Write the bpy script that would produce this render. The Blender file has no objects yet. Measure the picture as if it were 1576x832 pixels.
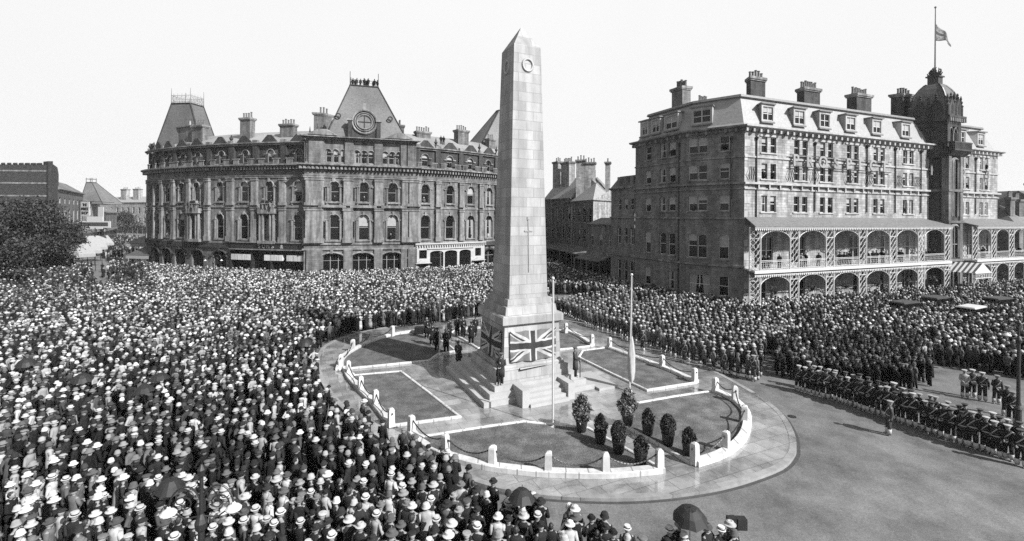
import bpy, math, random
import numpy as np
from mathutils import Matrix, Vector
R = random.Random(7)
RAD = math.radians
scene = bpy.context.scene
COL = scene.collection

# ------------------------------------------------------------------ camera model
CX, HY, FPX, CH, ROLL = 788.0, 332.0, 725.0, 11.2, RAD(0.4)
def unroll(px, py):
    x, y = px-CX, py-HY
    c, s = math.cos(ROLL), math.sin(ROLL)
    return x*c+y*s, -x*s+y*c
def G(px, py, z=0.0):
    """point of the level z seen at this place of the photograph"""
    x, y = unroll(px, py)
    Y = FPX*(CH-z)/y
    return (x*Y/FPX, Y, z)
def PR(X, Y, Z):
    x, y = X/Y*FPX, (CH-Z)/Y*FPX
    c, s = math.cos(ROLL), math.sin(ROLL)
    return CX+x*c-y*s, HY+x*s+y*c

# ------------------------------------------------------------------ materials
MATS = {}
def nodes(name):
    m = bpy.data.materials.new(name); m.use_nodes = True
    nt = m.node_tree; b = nt.nodes['Principled BSDF']
    MATS[name] = m
    return m, nt, b
def mat(name, v, rough=0.8, var=0.25, scale=3.0, brick=None, bump=0.0, metal=0.0, spec=0.3, soot=0.0, objcol=False, attr=False, coarse=0.0):
    """grey procedural material: base value v, noise variation, optional masonry (w,h,mortar tone,contrast)"""
    v *= .56
    m, nt, b = nodes(name)
    N, L = nt.nodes.new, nt.links.new
    b.inputs['Roughness'].default_value = rough
    b.inputs['Metallic'].default_value = metal
    b.inputs['Specular IOR Level'].default_value = spec
    tc = N('ShaderNodeTexCoord'); geo = N('ShaderNodeNewGeometry')
    no = N('ShaderNodeTexNoise'); no.inputs['Scale'].default_value = scale; no.inputs['Detail'].default_value = 6
    L(geo.outputs['Position'], no.inputs['Vector'])
    mr = N('ShaderNodeMapRange'); mr.inputs['From Min'].default_value = 0.3; mr.inputs['From Max'].default_value = 0.7
    mr.inputs['To Min'].default_value = 1-var; mr.inputs['To Max'].default_value = 1+var
    L(no.outputs['Fac'], mr.inputs['Value'])
    def mul(a, c):
        n = N('ShaderNodeMath'); n.operation = 'MULTIPLY'
        for k, q in enumerate((a, c)):
            if isinstance(q, (int, float)): n.inputs[k].default_value = q
            else: L(q, n.inputs[k])
        return n.outputs[0]
    out = mr.outputs['Result']
    if coarse:
        n2 = N('ShaderNodeTexNoise'); n2.inputs['Scale'].default_value = 0.12; n2.inputs['Detail'].default_value = 5
        L(geo.outputs['Position'], n2.inputs['Vector'])
        m2 = N('ShaderNodeMapRange'); m2.inputs['From Min'].default_value = 0.35; m2.inputs['From Max'].default_value = 0.65
        m2.inputs['To Min'].default_value = 1-coarse; m2.inputs['To Max'].default_value = 1+coarse
        L(n2.outputs['Fac'], m2.inputs['Value']); out = mul(out, m2.outputs['Result'])
    if objcol:
        oi = N('ShaderNodeObjectInfo'); sp = N('ShaderNodeSeparateColor'); L(oi.outputs['Color'], sp.inputs[0]); out = mul(mul(out, sp.outputs[0]), .6)
    elif attr:
        at = N('ShaderNodeAttribute'); at.attribute_name = 'tone'; out = mul(mul(out, at.outputs['Fac']), .6)
    else:
        out = mul(out, v)
    hgt = None
    if brick:
        w, h, mort, con = brick
        br = N('ShaderNodeTexBrick'); br.inputs['Scale'].default_value = 1.0
        br.inputs['Brick Width'].default_value = w; br.inputs['Row Height'].default_value = h
        br.inputs['Mortar Size'].default_value = min(w, h)*0.035
        br.inputs['Color1'].default_value = (1-con,)*3+(1,); br.inputs['Color2'].default_value = (1+con,)*3+(1,)
        br.inputs['Mortar'].default_value = (mort,)*3+(1,)
        L(tc.outputs['UV'], br.inputs['Vector'])
        bw = N('ShaderNodeSeparateColor'); L(br.outputs['Color'], bw.inputs[0]); out = mul(out, bw.outputs[0])
        hgt = br.outputs['Fac']
    if soot:
        mp = N('ShaderNodeMapping'); mp.inputs['Scale'].default_value = (0.5, 0.5, 0.07)
        L(geo.outputs['Position'], mp.inputs['Vector'])
        n3 = N('ShaderNodeTexNoise'); n3.inputs['Scale'].default_value = 2.2; n3.inputs['Detail'].default_value = 8; n3.inputs['Roughness'].default_value = 0.65
        L(mp.outputs[0], n3.inputs['Vector'])
        m3 = N('ShaderNodeMapRange'); m3.inputs['From Min'].default_value = 0.42; m3.inputs['From Max'].default_value = 0.62
        m3.inputs['To Min'].default_value = 1-soot; m3.inputs['To Max'].default_value = 1.1
        L(n3.outputs['Fac'], m3.inputs['Value']); out = mul(out, m3.outputs['Result'])
    cb = N('ShaderNodeCombineColor')
    for k in range(3): L(out, cb.inputs[k])
    L(cb.outputs[0], b.inputs['Base Color'])
    if bump:
        bp = N('ShaderNodeBump'); bp.inputs['Strength'].default_value = bump; bp.inputs['Distance'].default_value = 0.04
        if hgt is not None:
            ad = N('ShaderNodeMath'); ad.operation = 'SUBTRACT'; L(no.outputs['Fac'], ad.inputs[0]); L(hgt, ad.inputs[1]); L(ad.outputs[0], bp.inputs['Height'])
        else: L(no.outputs['Fac'], bp.inputs['Height'])
        L(bp.outputs[0], b.inputs['Normal'])
    return m

M = {}
M['soot'] = mat('sooty_ashlar', 0.20, 0.9, 0.22, 1.3, (0.9, 0.36, 0.6, 0.16), 0.4, soot=0.45)
M['soot_trim'] = mat('sooty_dressed_stone', 0.28, 0.9, 0.25, 2.0, soot=0.5, bump=0.2)
M['soot_dark'] = mat('blackened_stone', 0.06, 0.9, 0.3, 2.0, soot=0.4)
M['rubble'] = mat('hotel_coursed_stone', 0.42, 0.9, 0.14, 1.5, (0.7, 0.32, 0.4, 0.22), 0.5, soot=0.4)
M['rubble_trim'] = mat('hotel_dressed_stone', 0.46, 0.85, 0.14, 1.5, soot=0.2)
M['darkstone'] = mat('tower_sooty_stone', 0.075, 0.9, 0.3, 1.6, (0.6, 0.3, 0.6, 0.2), 0.4, soot=0.5)
M['sidestone'] = mat('hotel_stone_shade_tone', 0.22, 0.9, 0.2, 1.5, (0.62, 0.27, 0.55, 0.15), 0.35, soot=0.3)  # darker than the front's stone: the side's shade is put into this tone
M['slate'] = mat('roof_slate', 0.15, 0.6, 0.15, 4, (0.35, 0.22, 0.7, 0.12), 0.2, coarse=0.25)
M['slate_pale'] = mat('pale_slate', 0.34, 0.5, 0.1, 4, (0.4, 0.25, 0.85, 0.06), 0.1)
M['slate_dark'] = mat('dark_roof', 0.07, 0.6, 0.2, 3)
M['slate_mid'] = mat('worn_slate', 0.3, 0.5, 0.15, 4, (0.35, 0.22, 0.75, 0.1), 0.2, coarse=0.25)
M['dome'] = mat('dome_slate', 0.1, 0.45, 0.15, 3, (0.4, 0.25, 0.7, 0.12))
M['kerbstone'] = mat('worn_kerb_stone', 0.3, 0.6, 0.2, 3, coarse=.2)
M['lead'] = mat('lead_sheet', 0.2, 0.5, 0.2, 3)
M['portland'] = mat('memorial_pale_stone', 0.41, 0.8, 0.05, 2.0, (1.05, 0.62, 0.75, 0.16), 0.2, soot=0.22)
M['portland2'] = mat('memorial_step_stone', 0.46, 0.6, 0.08, 2.0, coarse=0.15)
M['kerbwhite'] = mat('white_kerb_stone', 0.66, 0.7, 0.12, 5, (0.95, 9, 0.5, 0.06), coarse=0.12, soot=0.12)
M['white'] = mat('white_paint', 0.62, 0.5, 0.06, 3)
M['cream'] = mat('cream_faience', 0.5, 0.5, 0.1, 2.0, (1.2, 0.5, 0.85, 0.05))
M['wood'] = mat('painted_sash', 0.33, 0.5, 0.1, 5)
M['darkwood'] = mat('dark_joinery', 0.03, 0.4, 0.2, 5)
M['iron'] = mat('black_iron', 0.015, 0.5, 0.2, 8, spec=0.5)
M['blind'] = mat('window_blind', 0.4, 0.8, 0.12, 3)
M['curtain'] = mat('lace_curtain', 0.3, 0.8, 0.35, 9)
M['glass'] = mat('window_glass', 0.01, 0.15, 0.3, 2.5, spec=0.3)
M['pot'] = mat('chimney_pot_clay', 0.16, 0.8, 0.3, 5)
M['brick'] = mat('dark_brick', 0.05, 0.9, 0.2, 2, (0.5, 0.16, 1.3, 0.2), 0.2)
M['canvas'] = mat('awning_canvas', 0.36, 0.8, 0.1, 3)
M['lawn'] = mat('mown_lawn', 0.15, 0.95, 0.6, 20, bump=0.7, coarse=0.15, soot=0.42)
M['leaf'] = mat('leaf', 0.018, 0.6, 0.5, 3)
M['shrubleaf'] = mat('shrub_leaf', 0.04, 0.6, 0.5, 9)
M['shrublight'] = mat('loose_shrub_leaf', 0.13, 0.5, 0.6, 9)
M['bark'] = mat('bark', 0.05, 0.9, 0.3, 6)
M['cloth'] = mat('woollen_cloth', 1, 0.9, 0.18, 9, objcol=True, spec=0.1)
M['skin'] = mat('skin', 0.3, 0.6, 0.08, 20)
M['hair'] = mat('hair', 0.03, 0.6, 0.3, 30)
M['tone'] = mat('crowd_clothing', 1, 0.9, 0.12, 9, attr=True, spec=0.1)
M['gaiter'] = mat('white_gaiter', 0.55, 0.8, 0.1, 12)
M['umb'] = mat('umbrella_silk', 0.02, 0.6, 0.15, 4)
M['flagred'] = mat('flag_dark_cross', 0.035, 0.8, 0.2, 6)
M['flagblue'] = mat('flag_field', 0.16, 0.8, 0.15, 6)
M['flagwhite'] = mat('flag_white', 0.5, 0.8, 0.06, 6)
M['bronze'] = mat('bronze', 0.03, 0.4, 0.3, 6)
M['car'] = mat('black_coachwork', 0.02, 0.25, 0.2, 2, spec=0.5)
M['rubber'] = mat('rubber', 0.02, 0.8, 0.2, 5)
M['opal'] = mat('opal_glass_shade', 0.7, 0.3, 0.03, 5)

def ground_mats():
    # packed macadam with damp patches, tyre and wear marks
    m, nt, b = nodes('damp_macadam'); N, L = nt.nodes.new, nt.links.new
    g = N('ShaderNodeNewGeometry')
    def noise(sc, det=6, ro=0.6, st=None):
        n = N('ShaderNodeTexNoise'); n.inputs['Scale'].default_value = sc; n.inputs['Detail'].default_value = det; n.inputs['Roughness'].default_value = ro
        if st:
            mp = N('ShaderNodeMapping'); mp.inputs['Scale'].default_value = st; mp.inputs['Rotation'].default_value = (0, 0, RAD(-30)); L(g.outputs['Position'], mp.inputs['Vector']); L(mp.outputs[0], n.inputs['Vector'])
        else: L(g.outputs['Position'], n.inputs['Vector'])
        return n.outputs['Fac']
    def rng(s, a, c, d, e):
        r = N('ShaderNodeMapRange'); r.inputs['From Min'].default_value = a; r.inputs['From Max'].default_value = c
        r.inputs['To Min'].default_value = d; r.inputs['To Max'].default_value = e; L(s, r.inputs['Value']); return r.outputs[0]
    def op(o, a, c):
        n = N('ShaderNodeMath'); n.operation = o; L(a, n.inputs[0])
        if isinstance(c, float): n.inputs[1].default_value = c
        else: L(c, n.inputs[1])
        return n.outputs[0]
    a = rng(noise(0.3, 9, .7), .36, .62, .6, 1.25); c = rng(noise(1.4, 8, .75, (1, .6, 1)), .3, .7, .78, 1.22); d = rng(noise(11, 9, .85), .32, .68, .5, 1.5)
    v = op('MULTIPLY', op('MULTIPLY', op('MULTIPLY', a, c), d), 0.088)
    cb = N('ShaderNodeCombineColor')
    for k in range(3): L(v, cb.inputs[k])
    L(cb.outputs[0], b.inputs['Base Color'])
    L(rng(noise(0.5, 5), .4, .62, .5, .85), b.inputs['Roughness'])
    bp = N('ShaderNodeBump'); bp.inputs['Strength'].default_value = .5; bp.inputs['Distance'].default_value = .02; L(noise(30, 4), bp.inputs['Height']); L(bp.outputs[0], b.inputs['Normal'])
    M['road'] = m
    # wet flagstones
    m, nt, b = nodes('wet_flagstones'); N, L = nt.nodes.new, nt.links.new
    g = N('ShaderNodeNewGeometry')
    mp = N('ShaderNodeMapping'); mp.inputs['Rotation'].default_value = (0, 0, RAD(-25)); L(g.outputs['Position'], mp.inputs['Vector'])
    br = N('ShaderNodeTexBrick'); br.inputs['Scale'].default_value = 1; br.inputs['Brick Width'].default_value = 1.15; br.inputs['Row Height'].default_value = .8
    br.inputs['Mortar Size'].default_value = .014; br.inputs['Color1'].default_value = (.82,)*3+(1,); br.inputs['Color2'].default_value = (1.2,)*3+(1,); br.inputs['Mortar'].default_value = (.4,)*3+(1,)
    L(mp.outputs[0], br.inputs['Vector'])
    sp = N('ShaderNodeSeparateColor'); L(br.outputs['Color'], sp.inputs[0])
    a = rng(noise(0.55, 9, .7), .38, .6, .6, 1.35)
    v = op('MULTIPLY', op('MULTIPLY', sp.outputs[0], a), 0.15)
    cb = N('ShaderNodeCombineColor')
    for k in range(3): L(v, cb.inputs[k])
    L(cb.outputs[0], b.inputs['Base Color'])
    L(rng(noise(0.5, 6, .65), .42, .6, .1, .5), b.inputs['Roughness'])
    b.inputs['Specular IOR Level'].default_value = .6
    L(rng(noise(0.45, 6, .65), .42, .6, 1.0, .3), b.inputs['Coat Weight']); b.inputs['Coat Roughness'].default_value = .07; b.inputs['Coat IOR'].default_value = 1.7
    bp = N('ShaderNodeBump'); bp.inputs['Strength'].default_value = .12; bp.inputs['Distance'].default_value = .02; L(noise(3, 5), bp.inputs['Height']); L(bp.outputs[0], b.inputs['Normal'])
    M['flags'] = m
ground_mats()

# ------------------------------------------------------------------ mesh builder
def wm(o):
    m = o.matrix_basis
    return m if o.parent is None else wm(o.parent) @ o.matrix_parent_inverse @ m
def attach(o, parent, world=True):
    o.parent = parent
    if world: o.matrix_parent_inverse = wm(parent).inverted()
def boxuv(me):
    n = len(me.loops)
    if not n: return
    co = np.empty(len(me.vertices)*3); me.vertices.foreach_get('co', co); co = co.reshape(-1, 3)
    vi = np.empty(n, int); me.loops.foreach_get('vertex_index', vi)
    nr = np.empty(len(me.polygons)*3); me.polygons.foreach_get('normal', nr); nr = nr.reshape(-1, 3)
    lt = np.empty(len(me.polygons), int); me.polygons.foreach_get('loop_total', lt)
    nr = np.repeat(nr, lt, 0); p = co[vi]
    h = np.hypot(nr[:, 0], nr[:, 1]); flat = h < 0.5
    tx = np.where(flat, 1, -nr[:, 1]/np.maximum(h, 1e-6)); ty = np.where(flat, 0, nr[:, 0]/np.maximum(h, 1e-6))
    u = p[:, 0]*tx+p[:, 1]*ty; v = np.where(flat, p[:, 1], p[:, 2])
    uv = me.uv_layers.new(name='UVMap'); uv.data.foreach_set('uv', np.stack([u, v], 1).ravel())
class MB:
    def __init__(s): s.V = []; s.F = []; s.K = []; s.m = 0
    def add(s, vs, fs, m=None):
        b = len(s.V); s.V += [tuple(v) for v in vs]; mm = s.m if m is None else m
        for f in fs: s.F.append(tuple(i+b for i in f)); s.K.append(mm)
    def hexa(s, p, m=None):   # p: 4 bottom ccw, 4 top ccw
        s.add(p, [(3, 2, 1, 0), (4, 5, 6, 7), (0, 1, 5, 4), (1, 2, 6, 5), (2, 3, 7, 6), (3, 0, 4, 7)], m)
    def box(s, x0, x1, y0, y1, z0, z1, m=None, T=None):
        p = [(x0, y0, z0), (x1, y0, z0), (x1, y1, z0), (x0, y1, z0), (x0, y0, z1), (x1, y0, z1), (x1, y1, z1), (x0, y1, z1)]
        if T: p = [T(*q) for q in p]
        s.hexa(p, m)
    def prism(s, pts, z0, z1, m=None, T=None):
        n = len(pts); a = [(x, y, z0) for x, y in pts]+[(x, y, z1) for x, y in pts]
        if T: a = [T(*q) for q in a]
        s.add(a, [tuple(range(n-1, -1, -1)), tuple(range(n, 2*n))]+[(i, (i+1) % n, n+(i+1) % n, n+i) for i in range(n)], m)
    def lathe(s, prof, n=12, c=(0, 0, 0), m=None, T=None, sq=(1, 1)):
        vs = []; fs = []
        for r, z in prof:
            for k in range(n):
                a = 2*math.pi*(k+.5)/n; vs.append((c[0]+r*math.cos(a)*sq[0], c[1]+r*math.sin(a)*sq[1], c[2]+z))
        for j in range(len(prof)-1):
            for k in range(n): fs.append((j*n+k, j*n+(k+1) % n, (j+1)*n+(k+1) % n, (j+1)*n+k))
        fs.append(tuple(range(n-1, -1, -1))); fs.append(tuple((len(prof)-1)*n+k for k in range(n)))
        if T: vs = [T(*q) for q in vs]
        s.add(vs, fs, m)
    def tube(s, path, r, n=6, m=None, sq=1.0):
        path = [Vector(p) for p in path]; k = len(path)
        rr = r if isinstance(r, (list, tuple)) else [r]*k
        vs = []; fs = []; ref = None
        for i, p in enumerate(path):
            t = (path[min(i+1, k-1)]-path[max(i-1, 0)]).normalized()
            if ref is None: ref = Vector((0, 0, 1)) if abs(t.z) < .9 else Vector((1, 0, 0))
            a = t.cross(ref)
            if a.length < 1e-4: a = t.cross(Vector((0, 1, 0)))
            a.normalize(); b = a.cross(t).normalized(); ref = b if abs(t.z) < .99 else ref
            for j in range(n):
                w = 2*math.pi*j/n; vs.append(p+(a*math.cos(w)+b*math.sin(w)*sq)*rr[i])
        for i in range(k-1):
            for j in range(n): fs.append((i*n+j, i*n+(j+1) % n, (i+1)*n+(j+1) % n, (i+1)*n+j))
        fs.append(tuple(range(n-1, -1, -1))); fs.append(tuple((k-1)*n+j for j in range(n)))
        s.add(vs, fs, m)
    def ball(s, c, r, nu=8, nv=5, m=None, sz=(1, 1, 1)):
        prof = [(r*max(math.sin(math.pi*j/nv), .02), -r*math.cos(math.pi*j/nv)*sz[2]) for j in range(nv+1)]
        s.lathe(prof, nu, c, m, sq=(sz[0], sz[1]))
    def mesh(s, name, mats, smooth=False):
        me = bpy.data.meshes.new(name); me.from_pydata(s.V, [], s.F)
        for q in mats: me.materials.append(M[q] if isinstance(q, str) else q)
        me.polygons.foreach_set('material_index', s.K)
        if smooth: me.polygons.foreach_set('use_smooth', [True]*len(s.F))
        me.update(); boxuv(me)
        return me
    def build(s, name, mats, parent=None, smooth=False, world=True):
        if isinstance(mats, str): mats = [mats]
        o = bpy.data.objects.new(name, s.mesh(name, mats, smooth)); COL.objects.link(o)
        if parent is not None: attach(o, parent, world)
        return o
def tag(o, label=None, cat=None, group=None, kind=None):
    if label: o['label'] = label
    if cat: o['category'] = cat
    if group: o['group'] = group
    if kind: o['kind'] = kind
    return o
def thing(name, loc, label, cat, group=None, rz=0):
    o = bpy.data.objects.new(name, None); COL.objects.link(o); o.location = loc; o.rotation_euler = (0, 0, rz)
    o.matrix_basis = Matrix.Translation(Vector(loc)) @ Matrix.Rotation(rz, 4, 'Z')
    o.empty_display_size = .3
    return tag(o, label, cat, group)
KIDS = {}
def copy_tree(o, parent=None):
    c = o.copy(); COL.objects.link(c)
    if parent is not None: c.parent = parent
    for ch in KIDS.get(o.name) or [q for q in bpy.data.objects if q.parent == o]:
        copy_tree(ch, c)
    return c
def kids(o): KIDS[o.name] = [q for q in bpy.data.objects if q.parent == o]; [kids(q) for q in KIDS[o.name]]

# ------------------------------------------------------------------ facades
class Fac:
    """polyline seen from the camera, left to right; d is measured outwards (towards the viewer)"""
    def __init__(s, pts):
        s.p = [Vector(q[:2]) for q in pts]; n = len(s.p)
        seg = [(s.p[i+1]-s.p[i]) for i in range(n-1)]; s.t = [q.normalized() for q in seg]
        s.S = [0]
        for q in seg: s.S.append(s.S[-1]+q.length)
        nn = [Vector((q.y, -q.x)) for q in s.t]; s.mi = []
        for i in range(n):
            a = nn[max(i-1, 0)]; b = nn[min(i, n-2)]; h = (a+b).normalized(); s.mi.append(h/max(h.dot(b), .3))
        s.L = s.S[-1]
    def P(s, q, d=0.0, z=0.0):
        i = 0
        while i < len(s.t)-1 and q > s.S[i+1]: i += 1
        f = (q-s.S[i])/(s.S[i+1]-s.S[i]); a = s.p[i]+s.mi[i]*d; b = s.p[i+1]+s.mi[i+1]*d
        v = a.lerp(b, f) if 0 <= f <= 1 else a+(b-a)*f
        return (v.x, v.y, z)
    def T(s, q):
        i = 0
        while i < len(s.t)-1 and q > s.S[i+1]: i += 1
        return s.t[i]
    def at(s, px, z=12.0, d=0.0):
        lo, hi = 0.0, s.L
        for _ in range(40):
            m = (lo+hi)/2
            if PR(*s.P(m, d, z))[0] < px: lo = m
            else: hi = m
        return (lo+hi)/2
    def br(s, a, b): return [a]+[q for q in s.S if a+1e-3 < q < b-1e-3]+[b]
    def ext(s, mb, a, b, prof, m=None):
        """extrude a closed (d,z) outline along the wall"""
        st = s.br(a, b); n = len(prof); vs = []; fs = []
        for q in st: vs += [s.P(q, d, z) for d, z in prof]
        for i in range(len(st)-1):
            for j in range(n):
                k = (j+1) % n; fs.append((i*n+j, (i+1)*n+j, (i+1)*n+k, i*n+k))
        fs.append(tuple(range(n))); fs.append(tuple((len(st)-1)*n+j for j in range(n-1, -1, -1)))
        mb.add(vs, fs, m)
    def box(s, mb, a, b, d0, d1, z0, z1, m=None):
        s.ext(mb, a, b, [(d0, z0), (d0, z1), (d1, z1), (d1, z0)], m)
    def wall(s, mb, a, b, z0, z1, ops, depth=.3, m=None, d=0.0):
        """ops: (s0,s1,z0,z1,rise) openings; rise>0 makes an arched head"""
        ss = sorted(set([round(q, 4) for q in s.br(a, b)]+[round(x, 4) for o in ops for x in o[:2]]))
        zz = sorted(set([z0, z1]+[x for o in ops for x in o[2:4]]))
        for i in range(len(ss)-1):
            for j in range(len(zz)-1):
                cs, cz = (ss[i]+ss[i+1])/2, (zz[j]+zz[j+1])/2
                if any(o[0] < cs < o[1] and o[2] < cz < o[3] for o in ops): continue
                mb.add([s.P(ss[i], d, zz[j]), s.P(ss[i+1], d, zz[j]), s.P(ss[i+1], d, zz[j+1]), s.P(ss[i], d, zz[j+1])], [(0, 1, 2, 3)], m)
        for o in ops:
            x0, x1, y0, y1, r = o; c = (x0+x1)/2; w = (x1-x0)/2
            q = lambda x, z, e: s.P(x, d+e, z)
            path = [(x0, y0)]
            if r:
                N = 8
                arc = [(c-w*math.cos(math.pi*k/N), y1-r+r*math.sin(math.pi*k/N)) for k in range(N+1)]
                path += arc
                for k in range(N):
                    (xa, za), (xb, zb) = arc[k], arc[k+1]
                    mb.add([q(xa, za, 0), q(xb, zb, 0), q(xb, y1, 0), q(xa, y1, 0)], [(0, 1, 2, 3)], m)
            else: path += [(x0, y1), (x1, y1)]
            path += [(x1, y0)]
            vs = [q(x, z, 0) for x, z in path]+[q(x, z, -depth) for x, z in path]; n = len(path)
            mb.add(vs, [(k, (k+1) % n, n+(k+1) % n, n+k) for k in range(n)], m)
WC = {}
def window(F, sc, w, z0, h, parent, rise=0.0, d=-.18, style='sash', blind=None, frame='wood', mull=0, name='window'):
    """timber frame + glass pane (+ blind) as a part with sub-parts"""
    key = (round(w, 2), round(h, 2), round(rise, 2), style, frame, mull)
    def outline(ins):
        W = w/2-ins
        if rise:
            return [(-W, ins), (W, ins)]+[(W*math.cos(math.pi*k/8), h-rise+(rise-ins)*math.sin(math.pi*k/8)) for k in range(9)]
        return [(-W, ins), (W, ins), (W, h-ins), (-W, h-ins)]
    if key not in WC:
        f = MB(); a = outline(0); b = outline(.08); n = len(a)
        vs = [(x, y, z) for y in (0, .07) for o in (a, b) for x, z in o]
        fs = []
        for i in range(n):
            j = (i+1) % n
            fs += [(i, j, n+j, n+i), (n+i, n+j, 3*n+j, 3*n+i)]
        f.add(vs, fs)
        if style == 'sash': f.box(-w/2+.06, w/2-.06, .0, .06, h*.5-.04, h*.5+.04)
        if style == 'casement': f.box(-w/2+.06, w/2-.06, .0, .06, h*.68-.03, h*.68+.03)
        for k in range(mull):
            x = -w/2+w*(k+1)/(mull+1); f.box(x-.05, x+.05, -.02, .06, .05, h-.1 if rise else h-.05)
        g = MB(); o = outline(.04); g.add([(x, .05, z) for x, z in o], [tuple(range(len(o)))])
        WC[key] = (f.mesh(name, [frame]), g.mesh('pane', ['glass']), {})
    fm, gm, bl = WC[key]
    x, y, z = F.P(sc, d, z0); t = F.T(sc)
    o = bpy.data.objects.new(name, fm); COL.objects.link(o)
    o.matrix_basis = Matrix.Translation((x, y, z)) @ Matrix.Rotation(math.atan2(t.y, t.x), 4, 'Z')
    attach(o, parent)
    p = bpy.data.objects.new('pane', gm); COL.objects.link(p); p.parent = o
    if blind is None: blind = R.choice([0, 0, 0, .25, .45, 'c'])
    if blind:
        if blind not in bl:
            q = MB()
            if blind == 'c':
                for sx in (-1, 1): q.add([(sx*w*.47, .03, .06), (sx*w*.2, .03, .06), (sx*w*.1, .03, h-rise), (sx*w*.47, .03, h-rise)], [(0, 1, 2, 3)])
            else:
                zb = h*(1-blind); W = w/2-.07
                if rise: pts = [(-W, zb), (W, zb)]+[(W*math.cos(math.pi*k/8), h-rise+(rise-.07)*math.sin(math.pi*k/8)) for k in range(9)]
                else: pts = [(-W, zb), (W, zb), (W, h-.07), (-W, h-.07)]
                q.add([(x_, .03, z_) for x_, z_ in pts], [tuple(range(len(pts)))])
            bl[blind] = q.mesh('blind', ['curtain' if blind == 'c' else 'blind'])
        c = bpy.data.objects.new('curtain' if blind == 'c' else 'blind', bl[blind]); COL.objects.link(c); c.parent = o
    return o
def chimney(F, s, d, z0, z1, w, t, parent, npots=5, m='soot', cap='soot_trim', pot='pot'):
    mb = MB(); F.box(mb, s-w/2, s+w/2, d-t/2, d+t/2, z0, z1-.5)
    F.box(mb, s-w/2-.12, s+w/2+.12, d-t/2-.12, d+t/2+.12, z1-.5, z1-.32, 1); F.box(mb, s-w/2-.22, s+w/2+.22, d-t/2-.22, d+t/2+.22, z1-.32, z1, 1)
    o = mb.build('chimney', [m, cap], parent)
    for k in range(npots):
        x, y, z = F.P(s-w/2+w*(k+.5)/npots, d, z1); q = MB(); hh = R.uniform(.8, 1.15)
        q.lathe([(.17, 0), (.2, .12), (.15, .2), (.14, hh-.15), (.19, hh-.08), (.17, hh)], 8, (x, y, z)); q.build('chimney_pot', [pot], o)
    return o
# ------------------------------------------------------------------ ground
def resample(pts, closed, n):
    P = [Vector(p) for p in pts]; k = len(P); out = []
    rng = range(k if closed else k-1)
    for i in rng:
        g = (lambda j: P[j % k]) if closed else (lambda j: P[min(max(j, 0), k-1)])
        a, b, c, d = g(i-1), g(i), g(i+1), g(i+2)
        for q in range(n):
            t = q/n; out.append(.5*((2*b)+(c-a)*t+(2*a-5*b+4*c-d)*t*t+(3*b-a-3*c+d)*t**3))
    if not closed: out.append(P[-1])
    return out
mb = MB(); mb.add([(-900, -60, 0), (900, -60, 0), (900, 1500, 0), (-900, 1500, 0)], [(0, 1, 2, 3)])
tag(mb.build('road', 'road'), 'grey damp macadam road surface around the memorial', kind='structure')

PAVZ = .12
outer_px = [(1226, 692), (1222, 706), (1205, 723), (1160, 741), (1110, 755), (1050, 765), (1000, 770), (950, 772), (900, 771), (850, 768), (800, 762), (760, 754),
            (720, 742), (680, 726), (640, 708), (600, 688), (565, 664), (535, 640), (510, 615), (495, 592), (486, 568), (487, 550), (500, 533), (530, 519), (570, 509), (620, 501),
            (700, 493), (780, 488), (830, 489), (880, 495), (930, 506), (990, 524), (1040, 545), (1095, 570), (1137, 592), (1175, 615), (1205, 640), (1222, 668)]
outer = [Vector(G(x, y, 0)[:2]) for x, y in outer_px]
osm = resample(outer, True, 3)
cen = sum(osm, Vector((0, 0)))/len(osm)
def offs(poly, d):
    n = len(poly); out = []
    for i in range(n):
        t = (poly[(i+1) % n]-poly[i-1]).normalized(); nn = Vector((t.y, -t.x))
        out.append(poly[i]+nn*d)
    return out
if (offs(osm, 1)[0]-cen).length > (osm[0]-cen).length: inn = offs(osm, -.3)
else: inn = offs(osm, .3)
mb = MB(); mb.prism([tuple(p) for p in inn], 0, PAVZ)
tag(mb.build('pavement', 'flags'), 'wet flagstone pavement round the memorial', kind='structure')
mb = MB(); n = len(osm)
for i in range(n):
    j = (i+1) % n
    if i % 4 == 0: mb.m = R.choice([0, 0, 1])
    mb.hexa([(*osm[i], 0), (*osm[j], 0), (*inn[j], 0), (*inn[i], 0), (*osm[i], .135), (*osm[j], .135), (*inn[j], .135), (*inn[i], .135)])
tag(mb.build('kerb', ['kerbstone', 'flags']), 'worn stone step edging the round pavement', kind='structure')

gut = offs(osm, .16 if inn[0] == offs(osm, -.3)[0] else -.16)
mb = MB()
for i in range(n):
    j = (i+1) % n; mb.add([(*gut[i], .004), (*gut[j], .004), (*osm[j], .004), (*osm[i], .004)], [(0, 1, 2, 3)])
tag(mb.build('gutter', 'slate_dark'), 'dark wet gutter round the step', kind='structure')
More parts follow.
